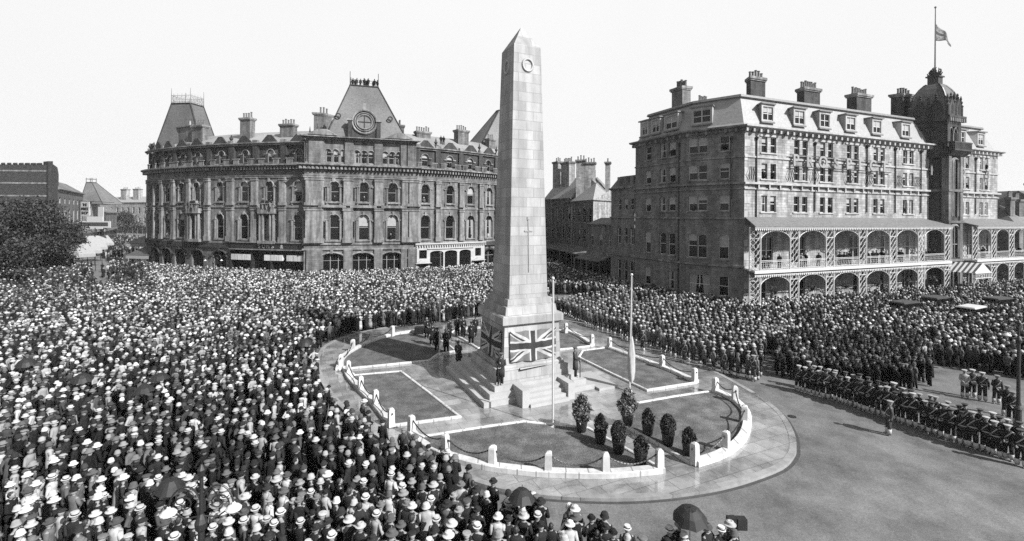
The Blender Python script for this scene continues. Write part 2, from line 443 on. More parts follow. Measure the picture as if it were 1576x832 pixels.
# ------------------------------------------------------------------ lawns, kerbs, posts, chains
def W2(pts, z=PAVZ): return [Vector(G(x, y, z)[:2]) for x, y in pts]
def ribbon(mb, pts, w, z0, z1, m=None):
    n = len(pts); L = []; Q = []
    for i in range(n):
        a = pts[max(i-1, 0)]; b = pts[i]; c = pts[min(i+1, n-1)]
        t1 = (b-a).normalized() if i else (c-b).normalized(); t2 = (c-b).normalized() if i < n-1 else t1
        n1 = Vector((-t1.y, t1.x)); n2 = Vector((-t2.y, t2.x)); h = (n1+n2).normalized(); mi = h/max(h.dot(n1), .4)
        L.append(b+mi*w/2); Q.append(b-mi*w/2)
    be = min(w*.2, .03)
    for i in range(n-1):
        for (za, zb, s0, s1) in ((z0, z1-be, 1, 1), (z1-be, z1, 1, 1-be*2/w)):
            def pt(j, k, s): m_ = (L[j]+Q[j])/2; return m_+((L[j] if k else Q[j])-m_)*s
            mb.hexa([(*pt(i, 0, s0), za), (*pt(i+1, 0, s0), za), (*pt(i+1, 1, s0), za), (*pt(i, 1, s0), za),
                     (*pt(i, 0, s1), zb), (*pt(i+1, 0, s1), zb), (*pt(i+1, 1, s1), zb), (*pt(i, 1, s1), zb)], m)
beds = {
 'A': ([(640, 511), (603, 517), (570, 527), (542, 541), (527, 553), (521, 570)], [(540, 568), (600, 562), (660, 556), (674, 546), (701, 541), (688, 530), (664, 519), (640, 511)]),
 'B': ([(531, 568), (538, 583), (558, 605), (578, 626), (602, 657)], [(655, 650), (707, 643), (660, 606), (617, 573), (580, 576), (546, 579)]),
 'C': ([(633, 668), (650, 685), (684, 702), (721, 714), (758, 722), (807, 728), (844, 731), (929, 733), (985, 729), (1020, 725)], [(962, 692), (905, 661), (856, 656), (805, 651), (740, 660), (652, 674)]),
 'D': ([(1070, 716), (1108, 703), (1135, 685), (1148, 664), (1149, 640), (1138, 625), (1123, 614), (1098, 603)], [(1038, 612), (976, 623), (963, 640), (961, 657), (1012, 685), (1062, 714)]),
 'E': ([(934, 536), (975, 551), (1019, 567), (1072, 590)], [(1034, 596), (996, 602), (943, 577), (891, 551), (897, 541), (920, 538)]),
 'F': ([(868, 509), (890, 518), (912, 533)], [(880, 537), (840, 541), (820, 526), (800, 512), (835, 508)]),
 'G': ([(700, 509), (735, 506), (770, 505)], [(800, 515), (770, 530), (736, 537), (715, 524), (695, 513)]),
}
where = {'A': 'back left', 'B': 'left', 'C': 'front', 'D': 'front right', 'E': 'right', 'F': 'back right', 'G': 'back'}
for k, (out_, inn_) in beds.items():
    o2, i2 = W2(out_), W2(inn_)
    osmm = resample(o2, False, 4)
    mb = MB(); pts = osmm+i2; 
    mb.prism([tuple(p) for p in pts], PAVZ+.01, PAVZ+.07)
    tag(mb.build('lawn', 'lawn'), f'{where[k]} bed of mown lawn beside the memorial', kind='structure')
    mb = MB(); ribbon(mb, osmm, .42, PAVZ+.005, PAVZ+.25); 
    ii = [osmm[-1]]+i2+[osmm[0]] if k not in 'A' else [osmm[-1]]+i2
    ribbon(mb, ii, .17, PAVZ+.006, PAVZ+.14)
    tag(mb.build('lawn_kerb', 'kerbwhite'), f'white stone kerb round the {where[k]} lawn', kind='structure')
def bollard_mesh():
    mb = MB(); w = .155
    for (w0, z0, w1, z1) in ((w, 0, w*.93, .82), (w*.93, .82, w*.8, .9), (w*.8, .9, w*.3, .96)):
        mb.hexa([(-w0, -w0, z0), (w0, -w0, z0), (w0, w0, z0), (-w0, w0, z0), (-w1, -w1, z1), (w1, -w1, z1), (w1, w1, z1), (-w1, w1, z1)])
    return mb.mesh('bollard', ['kerbwhite'])
def ring_mesh():
    mb = MB(); mb.tube([(.12, 0, .72), (.2, 0, .72), (.2, 0, .66)], .03, 5)
    return mb.mesh('chain_ring', ['iron'])
bm_, rm_ = bollard_mesh(), ring_mesh()
posts = {'A': [(604, 518), (571, 527), (543, 541), (525, 566)], 'B': [(536, 577), (555, 603), (578, 626), (602, 657)],
 'C': [(633, 669), (685, 701), (758, 720), (844, 730), (932, 732), (1015, 726)], 'D': [(1069, 715), (1117, 695), (1146, 652), (1131, 619), (1101, 605)],
 'E': [(1069, 589), (1019, 567), (938, 537)], 'F': [(911, 532), (871, 513)], 'G': [(704, 509), (742, 506)]}
ordn = ['first', 'second', 'third', 'fourth', 'fifth', 'sixth', 'seventh', 'eighth', 'ninth', 'tenth', 'eleventh', 'twelfth', 'thirteenth', 'fourteenth', 'fifteenth', 'sixteenth', 'seventeenth', 'eighteenth', 'nineteenth', 'twentieth'] 
ordn += ['twenty-'+q for q in ordn[:9]]+['thirtieth']+['thirty-'+q for q in ordn[:9]]
for k, ps in posts.items():
    w = W2(ps); order = sorted(range(len(ps)), key=lambda i: ps[i][0])
    for i, p in enumerate(w):
        o = bpy.data.objects.new('bollard', bm_); COL.objects.link(o); o.location = (p.x, p.y, PAVZ+.02)
        o.scale = (1, 1, 1.04)
        q = w[min(i+1, len(w)-1)]-w[max(i-1, 0)]; o.rotation_euler = (0, 0, math.atan2(q.y, q.x))
        tag(o, f'white square stone post, {ordn[order.index(i)]} from the left on the kerb of the {where[k]} lawn', 'bollard', 'white stone posts round the memorial lawns')
        for sx in (1, -1): r = bpy.data.objects.new('chain_ring', rm_); COL.objects.link(r); r.parent = o; r.scale = (sx, 1, 1)
    for i in range(len(w)-1):
        a, b = w[i], w[i+1]; L = (b-a).length; mb = MB(); N = max(8, int(L/.09)); t = (b-a).normalized()
        pa, pb = a+t*.2, b-t*.2; sag = min(.32, L*.13)
        z = lambda f: PAVZ+.74-4*sag*f*(1-f)
        for j in range(N):   # alternating flat links
            f0, f1 = j/N, (j+1.25)/N; A = pa.lerp(pb, f0); B = pa.lerp(pb, min(f1, 1))
            mb.tube([(A.x, A.y, z(f0)), (B.x, B.y, z(min(f1, 1)))], .034, 5, sq=.5 if j % 2 else 1.0)
        c = mb.build('chain', 'iron'); 
        tag(c, f'black chain hanging between the {ordn[min(order.index(i), order.index(i+1))]} and {ordn[max(order.index(i), order.index(i+1))]} posts of the {where[k]} lawn', 'chain', 'black chains between the stone posts')

# ------------------------------------------------------------------ memorial
MC = Vector((.53, 31.5)); TH = RAD(25); MU = Vector((math.cos(TH), math.sin(TH))); MV = Vector((-math.sin(TH), math.cos(TH)))
def T(a, b, z): q = MC+MU*a+MV*b; return (q.x, q.y, z)
mem = thing('obelisk_memorial', (MC.x, MC.y, PAVZ), 'tall pale stone obelisk war memorial on stepped base in middle of the crowd', 'war memorial')
def frus(mb, h0, z0, h1, z1, hb0=None, hb1=None):
    hb0 = hb0 or h0; hb1 = hb1 or h1
    mb.hexa([T(-h0, -hb0, z0), T(h0, -hb0, z0), T(h0, hb0, z0), T(-h0, hb0, z0), T(-h1, -hb1, z1), T(h1, -hb1, z1), T(h1, hb1, z1), T(-h1, hb1, z1)])
mb = MB()
for (a0, a1, b0, b1, z0, z1) in ((-3.75, 3.9, -3.15, 4.2, PAVZ, .43), (-3.3, 3.4, -2.92, 3.8, .43, .77), (-2.9, 3.0, -2.72, 3.4, .77, 1.1)):
    mb.box(a0, a1, b0, b1, z0, z1, T=T)
mb.build('step', 'portland2', mem)
mb = MB(); mb.box(3.95, 5.4, -3.6, -.5, PAVZ, .27, T=T); mb.build('side_slab', 'portland2', mem)
mb = MB(); z = 1.1-.2
for k in range(4): mb.box(-1.25, 1.35, -3.15-.3*(k+.5), -3.16-.3*(k-.5)+.0 if k else -2.73, PAVZ, z-.2*k, T=T)
mb.build('stair', 'portland2', mem)
for a0, a1 in ((-1.72, -1.26), (1.36, 1.82)):
    mb = MB(); mb.box(a0, a1, -4.05, -2.73, PAVZ, 1.12, T=T); mb.build('stair_cheek', 'portland2', mem)
mb = MB()
frus(mb, 2.5, 1.1, 2.42, 1.78); frus(mb, 2.2, 1.78, 2.12, 2.02)
mb.build('plinth_base', 'portland', mem)
mb = MB(); frus(mb, 2.02, 2.02, 1.92, 4.38); mb.build('plinth', 'portland', mem)
mb = MB(); frus(mb, 1.98, 4.38, 2.14, 4.5); frus(mb, 2.14, 4.5, 2.14, 4.93); frus(mb, 2.14, 4.93, 2.05, 5.02)
mb.build('plinth_cap', 'portland', mem)
mb = MB(); frus(mb, 1.83, 5.02, 1.76, 5.52); frus(mb, 1.6, 5.52, 1.54, 5.95); mb.build('shaft_base', 'portland', mem)
mb = MB(); SZ0, SZ1, SH0, SH1 = 5.95, 22.25, 1.37, .97
frus(mb, SH0, SZ0, SH1, SZ1); frus(mb, SH1, SZ1, .06, 23.75); mb.build('shaft', 'portland', mem)
def sh(z): return SH0+(SH1-SH0)*(z-SZ0)/(SZ1-SZ0)
for side in (0, 1):   # carved wreaths near the top
    zc = 21.0; mb = MB(); path = []
    for k in range(25):
        a = 2*math.pi*k/24; x = .36*math.cos(a); z = zc+.4*math.sin(a); d = -(sh(z)+.015)
        path.append(T(x, d, z) if side == 0 else T(d, x, z))
    mb.tube(path, .085, 6)
    mb.build('carved_wreath', 'portland2', mem)
mb = MB()   # tall sword on the front
for (x0, x1, z0, z1) in ((-.035, .035, 7.6, 11.0), (-.3, .3, 10.2, 10.28), (-.09, .09, 10.95, 11.15)):
    dd = lambda z: -(sh(z)+.05)
    mb.hexa([T(x0*(.5 if z0 < 8 else 1), dd(z0), z0), T(x1*(.5 if z0 < 8 else 1), dd(z0), z0), T(x1, -(sh(z0)-.05), z0), T(x0, -(sh(z0)-.05), z0), T(x0, dd(z1), z1), T(x1, dd(z1), z1), T(x1, -(sh(z1)-.05), z1), T(x0, -(sh(z1)-.05), z1)])
mb.build('carved_sword', 'kerbstone', mem)
# flags draped on the plinth
def union(u, v):
    X, Y = (u-.5)*2, (v-.5)     # x -1..1 , y -.5...5 (2:1)
    if abs(X) < .1 or abs(Y) < .1: return 0
    if abs(X) < .17 or abs(Y) < .165: return 2
    s1 = (Y-X*.5)*.894; s2 = (Y+X*.5)*.894
    for s, sg in ((s1, 1), (s2, -1)):
        if abs(s) < .1:
            off = s*(1 if X < 0 else -1)*sg
            return 0 if .0 < off < .062 else 2
    return 1
def flag(side, hw, z0, z1, label):
    mb = MB(); NX, NZ = 130, 76; vs = []; ks = []
    for j in range(NZ+1):
        for i in range(NX+1):
            u, v = i/NX, j/NZ; x = (u-.5)*2*hw; z = z0+(z1-z0)*v-.07*abs(math.sin(3*math.pi*u))*v-.05*math.sin(math.pi*u)+.02*math.sin(9*u)*(1-v)
            half = 2.02-.1*(z-2.02)/2.36
            dep = half+.09+.045*math.sin(u*17+v*3.5)*(1.1-.5*v)+.02*math.sin(u*41-v*6)+.02*math.sin(v*9+u*5)
            vs.append(T(x, -dep, z) if side == 0 else T(-dep, -x, z))
    for j in range(NZ):
        for i in range(NX):
            a = j*(NX+1)+i; mb.add([], [], 0); mb.F.append((a, a+1, a+NX+2, a+NX+1)); mb.K.append(union((i+.5)/NX, (j+.5)/NZ))
    mb.V = vs
    o = mb.build('union_flag', ['flagred', 'flagblue', 'flagwhite'], smooth=True)
    sol = o.modifiers.new('cloth', 'SOLIDIFY'); sol.thickness = .012
    tag(o, label, 'flag', 'union flags draped on the plinth')
flag(0, 1.62, 2.2, 4.1, 'large union flag draped across the sunlit front face of the plinth')
flag(1, 1.62, 2.2, 4.1, 'large union flag hung on the shaded left face of the plinth')
mb = MB()   # bronze palm spray leaning on the plinth base
for k in range(14):
    f = k/13; x = -.95+1.5*f
    for s in (-1, 1): mb.add([T(x, -2.47, 1.87+.01*f), T(x+.25, -2.50, 1.87+s*.09*(1-.4*f)), T(x+.1, -2.53, 1.88)], [(0, 1, 2), (2, 1, 0)])
mb.tube([T(-1.15, -2.49, 1.84), T(.7, -2.49, 1.9)], [.09, .03], 6)
tag(mb.build('palm_spray', 'bronze'), 'dark leafy spray lying on the ledge below the front flag', 'wreath')

# flagpoles
def pole(px, py, top, label, z=PAVZ, r=.055, lean=0, furled=False):
    x, y, _ = G(px, py, z); t = thing('flagpole', (x, y, z), label, 'flagpole', 'white poles standing round the memorial')
    zt = CH-(unroll(px, top)[1])*y/FPX
    mb = MB(); mb.tube([(x, y, z), (x+lean*.5, y, z+(zt-z)*.5), (x+lean, y, zt)], [r, r*.9, r*.7], 8); mb.build('pole', 'white', t)
    mb = MB(); mb.ball((x+lean, y, zt+.07), .09, 8, 6); mb.build('finial', 'white', t)
    mb = MB(); mb.lathe([(.16, 0), (.16, .06), (.08, .1)], 10, (x, y, z)); mb.build('base_plate', 'white', t)
    mb = MB(); mb.tube([(x+.09, y-.05, z+1), (x+lean+.06, y-.05, zt-.1)], .008, 4); mb.build('halyard', 'white', t)
    if furled:
        mb = MB(); prof = [(.05, .5), (.2, .8), (.27, 1.3), (.25, 1.9), (.3, 2.4), (.22, 2.9), (.15, 3.2), (.07, 3.5)]; n = 14
        vs = []
        for rr, h in prof:
            for k in range(n):
                a = 2*math.pi*k/n; q = rr*(1+.25*math.sin(a*4+h*2)); vs.append((x+.1+q*math.cos(a)*.8, y+q*math.sin(a)*.6, z+h))
        fs = [(j*n+k, j*n+(k+1) % n, (j+1)*n+(k+1) % n, (j+1)*n+k) for j in range(len(prof)-1) for k in range(n)]
        mb.add(vs, fs); o = mb.build('ensign', 'flagwhite', smooth=True)
        tag(o, 'white flag hanging furled down the right hand flagpole', 'flag')
    return t
pole(676, 546, 390, 'thin white flagpole standing left of the obelisk beside the dark suited group', r=.045, lean=.05)
pole(851, 658, 430, 'white flagpole in front of the obelisk on the front lawn edge', r=.06, lean=-.05)
pole(969, 602, 424, 'white flagpole to the right of the obelisk with a furled white flag', r=.055, lean=.08, furled=True)

# tubs with clipped shrubs
def leafy(name, label, px, py, top, kind, lab2):
    x, y, _ = G(px, py, PAVZ+.05); H = (CH-unroll(px, top)[1]*y/FPX)-PAVZ-.05
    t = thing('potted_shrub', (x, y, PAVZ+.05), label, 'potted shrub', 'shrubs in tubs in front of the memorial'); t.matrix_basis
    ph = .62; c = (x, y, PAVZ+.05); mb = MB()
    mb.lathe([(.2, 0), (.25, .1), (.29, .5), (.32, .53), (.32, ph), (.27, ph), (.26, ph-.05)], 16, c); pt = mb.build('tub', 'iron', t)
    mb = MB(); mb.tube([(x, y, c[2]+ph-.08), (x+.02, y, c[2]+ph+(H-ph)*.6)], [.035, .015], 6); mb.build('stem', 'bark', t)
    mb = MB(); rr = R.random; hh = H-ph; n = {'oval': 1900, 'round': 1100, 'loose': 1000}[kind]; wmax = {'oval': .37, 'round': .36, 'loose': .5}[kind]
    for _ in range(n):
        f = rr(); a = rr()*6.283
        if kind == 'oval': rad = wmax*(math.sin(math.pi*min(max(f*.86+.12, 0), 1)))**.55
        elif kind == 'round': rad = wmax*(math.sin(math.pi*(f*.92+.06)))**.7*(1+.25*math.sin(a*3+f*7))*(1.05-.5*f)
        else: rad = wmax*(math.sin(math.pi*(f*.9+.05)))**.6*(1.1-.62*f)*(1+.35*math.sin(a*4+f*11+px))
        q = rad*(.55+.45*rr()**.5) if kind != 'oval' else rad*(.8+.2*rr()); s = .055 if kind == 'oval' else .075 if kind == 'round' else R.uniform(.06, .13)
        p = Vector((x+q*math.cos(a), y+q*math.sin(a), c[2]+ph-.06+hh*f)); d = Vector((R.gauss(0, 1), R.gauss(0, 1), R.gauss(.3, 1))).normalized(); e = d.cross(Vector((R.gauss(0, 1), R.gauss(0, 1), R.gauss(0, 1)))).normalized()
        mb.add([p-e*s*.5, p+d*s*1.4, p+e*s*.5, p-d*s*.5], [(0, 1, 2, 3)])
    mb.build('foliage', 'shrublight' if kind == 'loose' else 'shrubleaf', t)
for a in ((895, 664, 606, 'loose', 'loose light bushy shrub in a black tub, the one farthest left'), (924, 682, 635, 'round', 'rounded pointed shrub in a black tub, second from the left'),
          (952, 697, 646, 'oval', 'dense egg-shaped clipped shrub at the front lawn edge, right of the rounded one'), (986, 714, 669, 'round', 'short bushy shrub in a tub nearest the front chain'),
          (966, 655, 597, 'loose', 'tallest loose bushy shrub in a tub at the corner of the right lawn'), (997, 669, 627, 'round', 'small tufted shrub in a tub on the lawn just right of the tallest shrub'),
          (1028, 685, 636, 'oval', 'dense oval clipped shrub standing on the front right lawn'), (1060, 700, 656, 'round', 'thin topped shrub in a tub, farthest right beside a white post')):
    leafy('shrub', a[4], a[0], a[1], a[2], a[3], '')
x, y, z = G(647, 514, PAVZ); mb = MB(); mb.box(x-.5, x+.5, y-.3, y+.3, z, z+.7); tb = mb.build('planter_box', 'iron')
mb = MB()
for k in range(8): mb.box(x-.5+k*.13, x-.42+k*.13, y-.33, y-.302, z+.05, z+.66)
mb.build('slat', 'darkwood', tb)
tag(tb, 'dark slatted box behind the kerb of the back left lawn', 'box')
HEADS = []      # onlookers in windows / balconies, added to the crowd: (x,y,z,heading)
def zat(F, s, py, px, d=0.0):
    x, Y, _ = F.P(s, d, 0); return CH-unroll(px, py)[1]*Y/FPX
def hood(mb, F, s, w, z1, rise, d=.1, r=.16, key=True, m=1):
    w2 = w/2+.14; N = 10
    if rise:
        path = [F.P(s-w2*math.cos(math.pi*k/N), d, z1-rise+(rise+.14)*math.sin(math.pi*k/N)) for k in range(N+1)]
        mb.tube(path, r, 5, m)
        if key: F.box(mb, s-.16, s+.16, 0, d+.22, z1-.05, z1+.6, m)
        for q in (-1, 1): F.box(mb, s+q*(w2+.18)-.3, s+q*(w2+.18)+.3, 0, d+.14, z1-rise-.16, z1-rise+.06, m)
    else: F.box(mb, s-w2-.1, s+w2+.1, 0, .2, z1+.05, z1+.3, m)
def cornice(mb, F, a, b, z, h, pr, m=1, dent=0):
    F.ext(mb, a, b, [(-.1, z), (pr*.25, z), (pr*.35, z+h*.35), (pr*.85, z+h*.55), (pr, z+h*.7), (pr, z+h), (-.1, z+h+.12)], m)
    if dent:
        q = a+.2
        while q < b-.2:
            F.box(mb, q-.14, q+.14, 0, pr*.7, z-.16, z+h*.4, m); q += dent
def pediment(mb, F, s, w, z, h, d0=-.1, d1=.2, m=1):
    a = [(s-w/2, z), (s+w/2, z), (s+w*.12, z+h), (s-w*.12, z+h)]
    mb.hexa([F.P(a[0][0], d1, z), F.P(a[1][0], d1, z), F.P(a[1][0], d0, z), F.P(a[0][0], d0, z), F.P(a[3][0], d1, z+h), F.P(a[2][0], d1, z+h), F.P(a[2][0], d0, z+h), F.P(a[3][0], d0, z+h)], m)
def urn(F, s, d, z, parent, h=1.4, m='soot_dark'):
    mb = MB(); x, y, _ = F.P(s, d, z); mb.lathe([(.22, 0), (.22, .15), (.1, .25), (.32, .6), (.34, .8), (.12, .95), (.16, 1.05), (.03, h)], 8, (x, y, z)); return mb.build('finial', m, parent)
def roofstrip(F, a, b, prof, parent, m='slate', name='roof'):
    mb = MB(); F.ext(mb, a, b, prof, 0); return mb.build(name, m, parent)

# ================================================================= the curved terrace (three houses)
GL = [(-83, 112), (-79.5, 104), (-76, 98), (-70, 93.4), (-63, 89.9), (-56.5, 87.3), (-49.8, 85.3), (-42, 83.5), (-35.4, 82.3)]
GR = [(-18.3, 87.6), (-14, 90.2), (-10, 93.2), (-6.5, 96.3), (-3, 99.8), (1, 104.5), (4, 109.5), (6, 115)]
def smooth(p): return [(*q,) for q in resample([Vector(a) for a in p], False, 2)]
FL, FC, FR = Fac(smooth(GL)), Fac([(-37.5, 92), (-36.0, 81.55), (-17.9, 87.05), (-21, 97)]), Fac(smooth(GR))
Z1, Z2, ZS, ZW2, ZE, ZCo, ZA = 6.7, 11.2, 12.5, 13.5, 17.7, 19.3, 20.05
def upper(F, a, b, cols, pils, root, oriel=(), atw=1.3, attic='single', gables=True, top=24.1):
    """first, second and attic storeys"""
    mb = MB(); ops = []; W = 1.7
    for s in cols:
        ops.append((s-W/2, s+W/2, Z1, Z2, W/2)); ops.append((s-.75, s+.75, ZW2, 17.0, .75))
    F.wall(mb, a, b, 5.9, ZCo, ops, .35, 0)
    for s in cols:
        hood(mb, F, s, W, Z2, W/2); hood(mb, F, s, 1.5, 17.0, .75)
        for q in (-1, 1):      # engaged side shafts
            F.box(mb, s+q*1.12-.12, s+q*1.12+.12, 0, .2, Z1, Z2-W/2-.1, 1); F.box(mb, s+q*1.02-.1, s+q*1.02+.1, 0, .16, ZW2, 16.1, 1)
        F.box(mb, s-1.25, s+1.25, 0, .28, Z1-.25, Z1, 1); F.box(mb, s-1.2, s+1.2, 0, .3, ZW2-.28, ZW2, 1)
        F.box(mb, s-1.15, s-.9, 0, .22, ZW2-.65, ZW2-.28, 1); F.box(mb, s+.9, s+1.15, 0, .22, ZW2-.65, ZW2-.28, 1)
    F.box(mb, a, b, 0, .14, ZS-.1, ZS+.3, 1); F.box(mb, a, b, 0, .2, 5.9, 6.25, 1)
    for s, w in pils:
        for (z0, z1) in ((6.25, ZS-.1), (ZS+.3, ZE)):
            F.box(mb, s-w/2, s+w/2, 0, .5, z0, z1-.5, 1); F.box(mb, s-w/2-.1, s+w/2+.1, 0, .62, z1-.5, z1-.32, 1); F.box(mb, s-w/2-.05, s+w/2+.05, 0, .56, z1-.32, z1-.12, 1); F.box(mb, s-w/2-.12, s+w/2+.12, 0, .66, z1-.12, z1, 1)
            F.box(mb, s-w/2-.1, s+w/2+.1, 0, .6, z0, z0+(.9 if z0 < 7 else .5), 1)
    F.box(mb, a, b, 0, .18, ZE, ZE+.3, 1); F.box(mb, a, b, 0, .26, ZE+.3, ZE+.42, 1)
    cornice(mb, F, a, b, ZCo, .75, 1.05, 1, .62)
    mb.build('wall', ['soot', 'soot_trim'], root)
    # attic
    mb = MB(); ops = []; aw = []
    for s in cols:
        xs = [s-1.25, s, s+1.25] if attic == 'triple' else [s]
        w = .95 if attic == 'triple' else atw
        for x in xs: ops.append((x-w/2, x+w/2, 20.45, 22.65, w/2)); aw.append((x, w))
    F.wall(mb, a, b, ZA+.1, top-.6, ops, .3, 0, d=-.25)
    for x, w in aw:
        hood(mb, F, x, w, 22.65, w/2, d=-.17, r=.1, key=False)
    F.box(mb, a, b, -.3, -.1, ZA+.1, 20.4, 1)
    cornice(mb, F, a, b, top-.6, .5, .4 if gables else .9, 1)
    for s, w in pils: F.box(mb, s-w/2, s+w/2, -.25, .12, ZA+.1, top-.55, 0)
    if gables:
        for s in cols: pediment(mb, F, s, 3.2, top-.05, 1.25, m=0)
        for s, w in pils: F.box(mb, s-w/2, s+w/2, -.2, .3, top-.1, top+.35, 1)
        for s in cols:       # balusters either side of the window
            for q in (-1, 1):
                for k in range(5):
                    x = s+q*(1.0+k*.26); F.box(mb, x-.05, x+.05, .25, .36, ZA+.1, 21.0, 1)
                F.box(mb, s+q*1.52-.75, s+q*1.52+.75, .2, .42, 21.0, 21.15, 1)
    mb.build('attic', ['soot_dark' if gables else 'soot', 'soot_trim'], root)
    for s in cols:
        window(F, s, 1.7, Z1, Z2-Z1, root, .85); window(F, s, 1.5, ZW2, 3.5, root, .75)
        if R.random() < .5: HEADS.append((*F.P(s+R.uniform(-.3, .3), -.1, Z1-.7), 1))
        if R.random() < .4: HEADS.append((*F.P(s+R.uniform(-.3, .3), -.1, ZW2-.7), 1))
    for x, w in aw:
        window(F, x, w, 20.45, 2.2, root, w/2, d=-.4)
        if R.random() < .3: HEADS.append((*F.P(x, -.4, 19.8), 1))

def cols_px(F, L, z=12.0): return [F.at(p, z) for p in L]
# ---- left, curved
lt = thing('corner_terrace', (-56, 88, 0), 'long curved sooty stone terrace with arched windows, left of the pyramid-roofed pavilion', 'building', 'stone blocks of the curved terrace')
cL = cols_px(FL, [235, 244, 259, 280, 303, 338.8, 375.8, 414.6, 458.7])
pL = [(s, w) for s, w in zip(cols_px(FL, [230, 239.5, 251, 269, 292, 321, 356, 393, 436, 477]), [.7, .7, .8, .8, .9, 1.0, 1.3, 1.1, 1.1, 1.2])]
aL, bL = .5, FL.L-.02
upper(FL, FL.at(229.5)-3, bL, cL, pL, lt)
aL = FL.at(229.5)-3
sx = FL.at(357, 3); mb = MB(); ops = []
gw = cols_px(FL, [240, 257, 277, 304, 338], 3)
for s in gw: ops.append((s-1.6, s+1.6, .6, 4.4, .9))
FL.wall(mb, aL, sx, 0, 5.0, ops, .5, 0)
for s in gw: hood(mb, FL, s, 3.2, 4.4, .9, r=.2)
FL.box(mb, aL, sx, 0, .3, 5.0, 5.9, 1)
mb.build('ground_floor', ['soot', 'soot_dark'], lt)
for s in gw: window(FL, s, 3.2, .6, 3.8, lt, .9, d=-.4, style='casement', frame='darkwood', mull=1, blind=0, name='shop_window')
# the double shop with its pale transom lights
mb = MB(); e = FL.L-.1
FL.box(mb, sx, e, -.4, .5, 4.95, 6.2); FL.box(mb, sx, e, .5, .7, 6.1, 6.25, 1); FL.box(mb, sx, e, .5, .75, 4.85, 5.0, 1)
shop = mb.build('shop_front', ['darkwood', 'soot_trim'], lt)
mb = MB(); FL.box(mb, sx, e, -.45, -.35, 0, 4.95); mb.build('shop_glass', 'glass', shop)
for s in [sx+.1, sx+4.6, sx+8.6, e-.1]:
    mb = MB(); FL.box(mb, s-.12, s+.12, -.4, .45, 0, 4.9); mb.build('post', 'darkwood', shop)
for p0, p1 in ((358.5, 389), (409, 437), (443, 477)):
    a, b = FL.at(p0, 3.5), FL.at(p1, 3.5); n = 3
    for k in range(n):
        w = (b-a)/n; mb = MB(); FL.box(mb, a+w*k+.06, a+w*(k+1)-.06, -.3, .46, 3.0, 4.0); mb.build('transom_light', 'kerbwhite', shop)
def text_mesh(cu):
    q = bpy.data.objects.new('tmp', cu); COL.objects.link(q); dg = bpy.context.evaluated_depsgraph_get()
    me = bpy.data.meshes.new_from_object(q.evaluated_get(dg)); bpy.data.objects.remove(q); me.name = 'letter'; return me
def letters(F, text, s0, s1, z, h, d, parent, m, name='letter', bold=.0, ext=.05, vis=None):
    n = len(text); t = F.T((s0+s1)/2)
    for k, ch in enumerate(text):
        if ch == ' ': continue
        cu = bpy.data.curves.new('letter', 'FONT'); cu.body = ch; cu.size = h*1.42; cu.extrude = ext; cu.offset = bold; cu.align_x = 'CENTER'; cu.materials.append(M[m])
        o = bpy.data.objects.new(name, text_mesh(cu)); COL.objects.link(o)
        s = s0+(s1-s0)*(k+.5)/n; x, y, _ = F.P(s, d, 0)
        t = F.T(s)
        o.matrix_basis = Matrix.Translation((x, y, z)) @ Matrix.Rotation(math.atan2(t.y, t.x), 4, 'Z') @ Matrix.Rotation(math.pi/2, 4, 'X')
        attach(o, parent)
letters(FL, 'SONS &', FL.at(399, 5.5), FL.at(440, 5.5), 5.2, .65, .52, shop, 'cream', bold=.01)
# projecting oriel bays with draped bunting
for px in (303, 414.6):
    s = FL.at(px); mb = MB(); FL.box(mb, s-1.7, s+1.7, 0, .95, 6.0, 6.5, 1); 
    for q in (-1.35, -.75, .75, 1.35): FL.box(mb, s+q-.12, s+q+.12, .5, .85, 6.5, 11.3, 1)
    FL.box(mb, s-1.7, s+1.7, 0, 1.0, 11.3, 12.2, 1); 
    for k in range(9): FL.box(mb, s-1.5+k*.36, s-1.42+k*.36, .8, .92, 12.2, 13.0, 1)
    FL.box(mb, s-1.65, s+1.65, .75, .97, 13.0, 13.15, 1)
    o = mb.build('oriel', ['soot', 'soot_trim'], lt)
    mb = MB()
    for k in range(7):
        x = s-1.3+k*.4; w = R.uniform(.2, .4); z = 12.9+R.uniform(-.5, .6)
        mb.add([FL.P(x-w, 1.05, z), FL.P(x+w, 1.15, z-.3), FL.P(x+w*.7, 1.1, z-1.1), FL.P(x-w*.9, 1.05, z-.6)], [(0, 1, 2, 3)], k % 2)
    tag(mb.build('bunting', ['flagwhite', 'flagred']), f'crumpled flags draped on the balcony of the {"left" if px < 350 else "right"} oriel of the curved terrace', 'bunting', 'bunting on the terrace')
    for q in (-.9, -.2, .6): HEADS.append((*FL.P(s+q, .4, 12.2), 0))
# roofs
lr = roofstrip(FL, aL, bL, [(-.3, 24.0), (-6.2, 27.0), (-12, 24.0)], lt, 'slate_mid')
for px, z1, w, n in ((308, 28.6, 3.4, 4), (381, 29.3, 2.4, 4), (444, 27.8, 2.8, 5)):
    chimney(FL, FL.at(px, 26, -3.5), -3.5, 24.5, z1, w, 1.2, lt, n)
for px in (231, 237, 356): urn(FL, FL.at(px, 24), 0, 24.2, lt)
urn(FL, FL.at(477, 24), 0, 24.4, lt, 2.2)
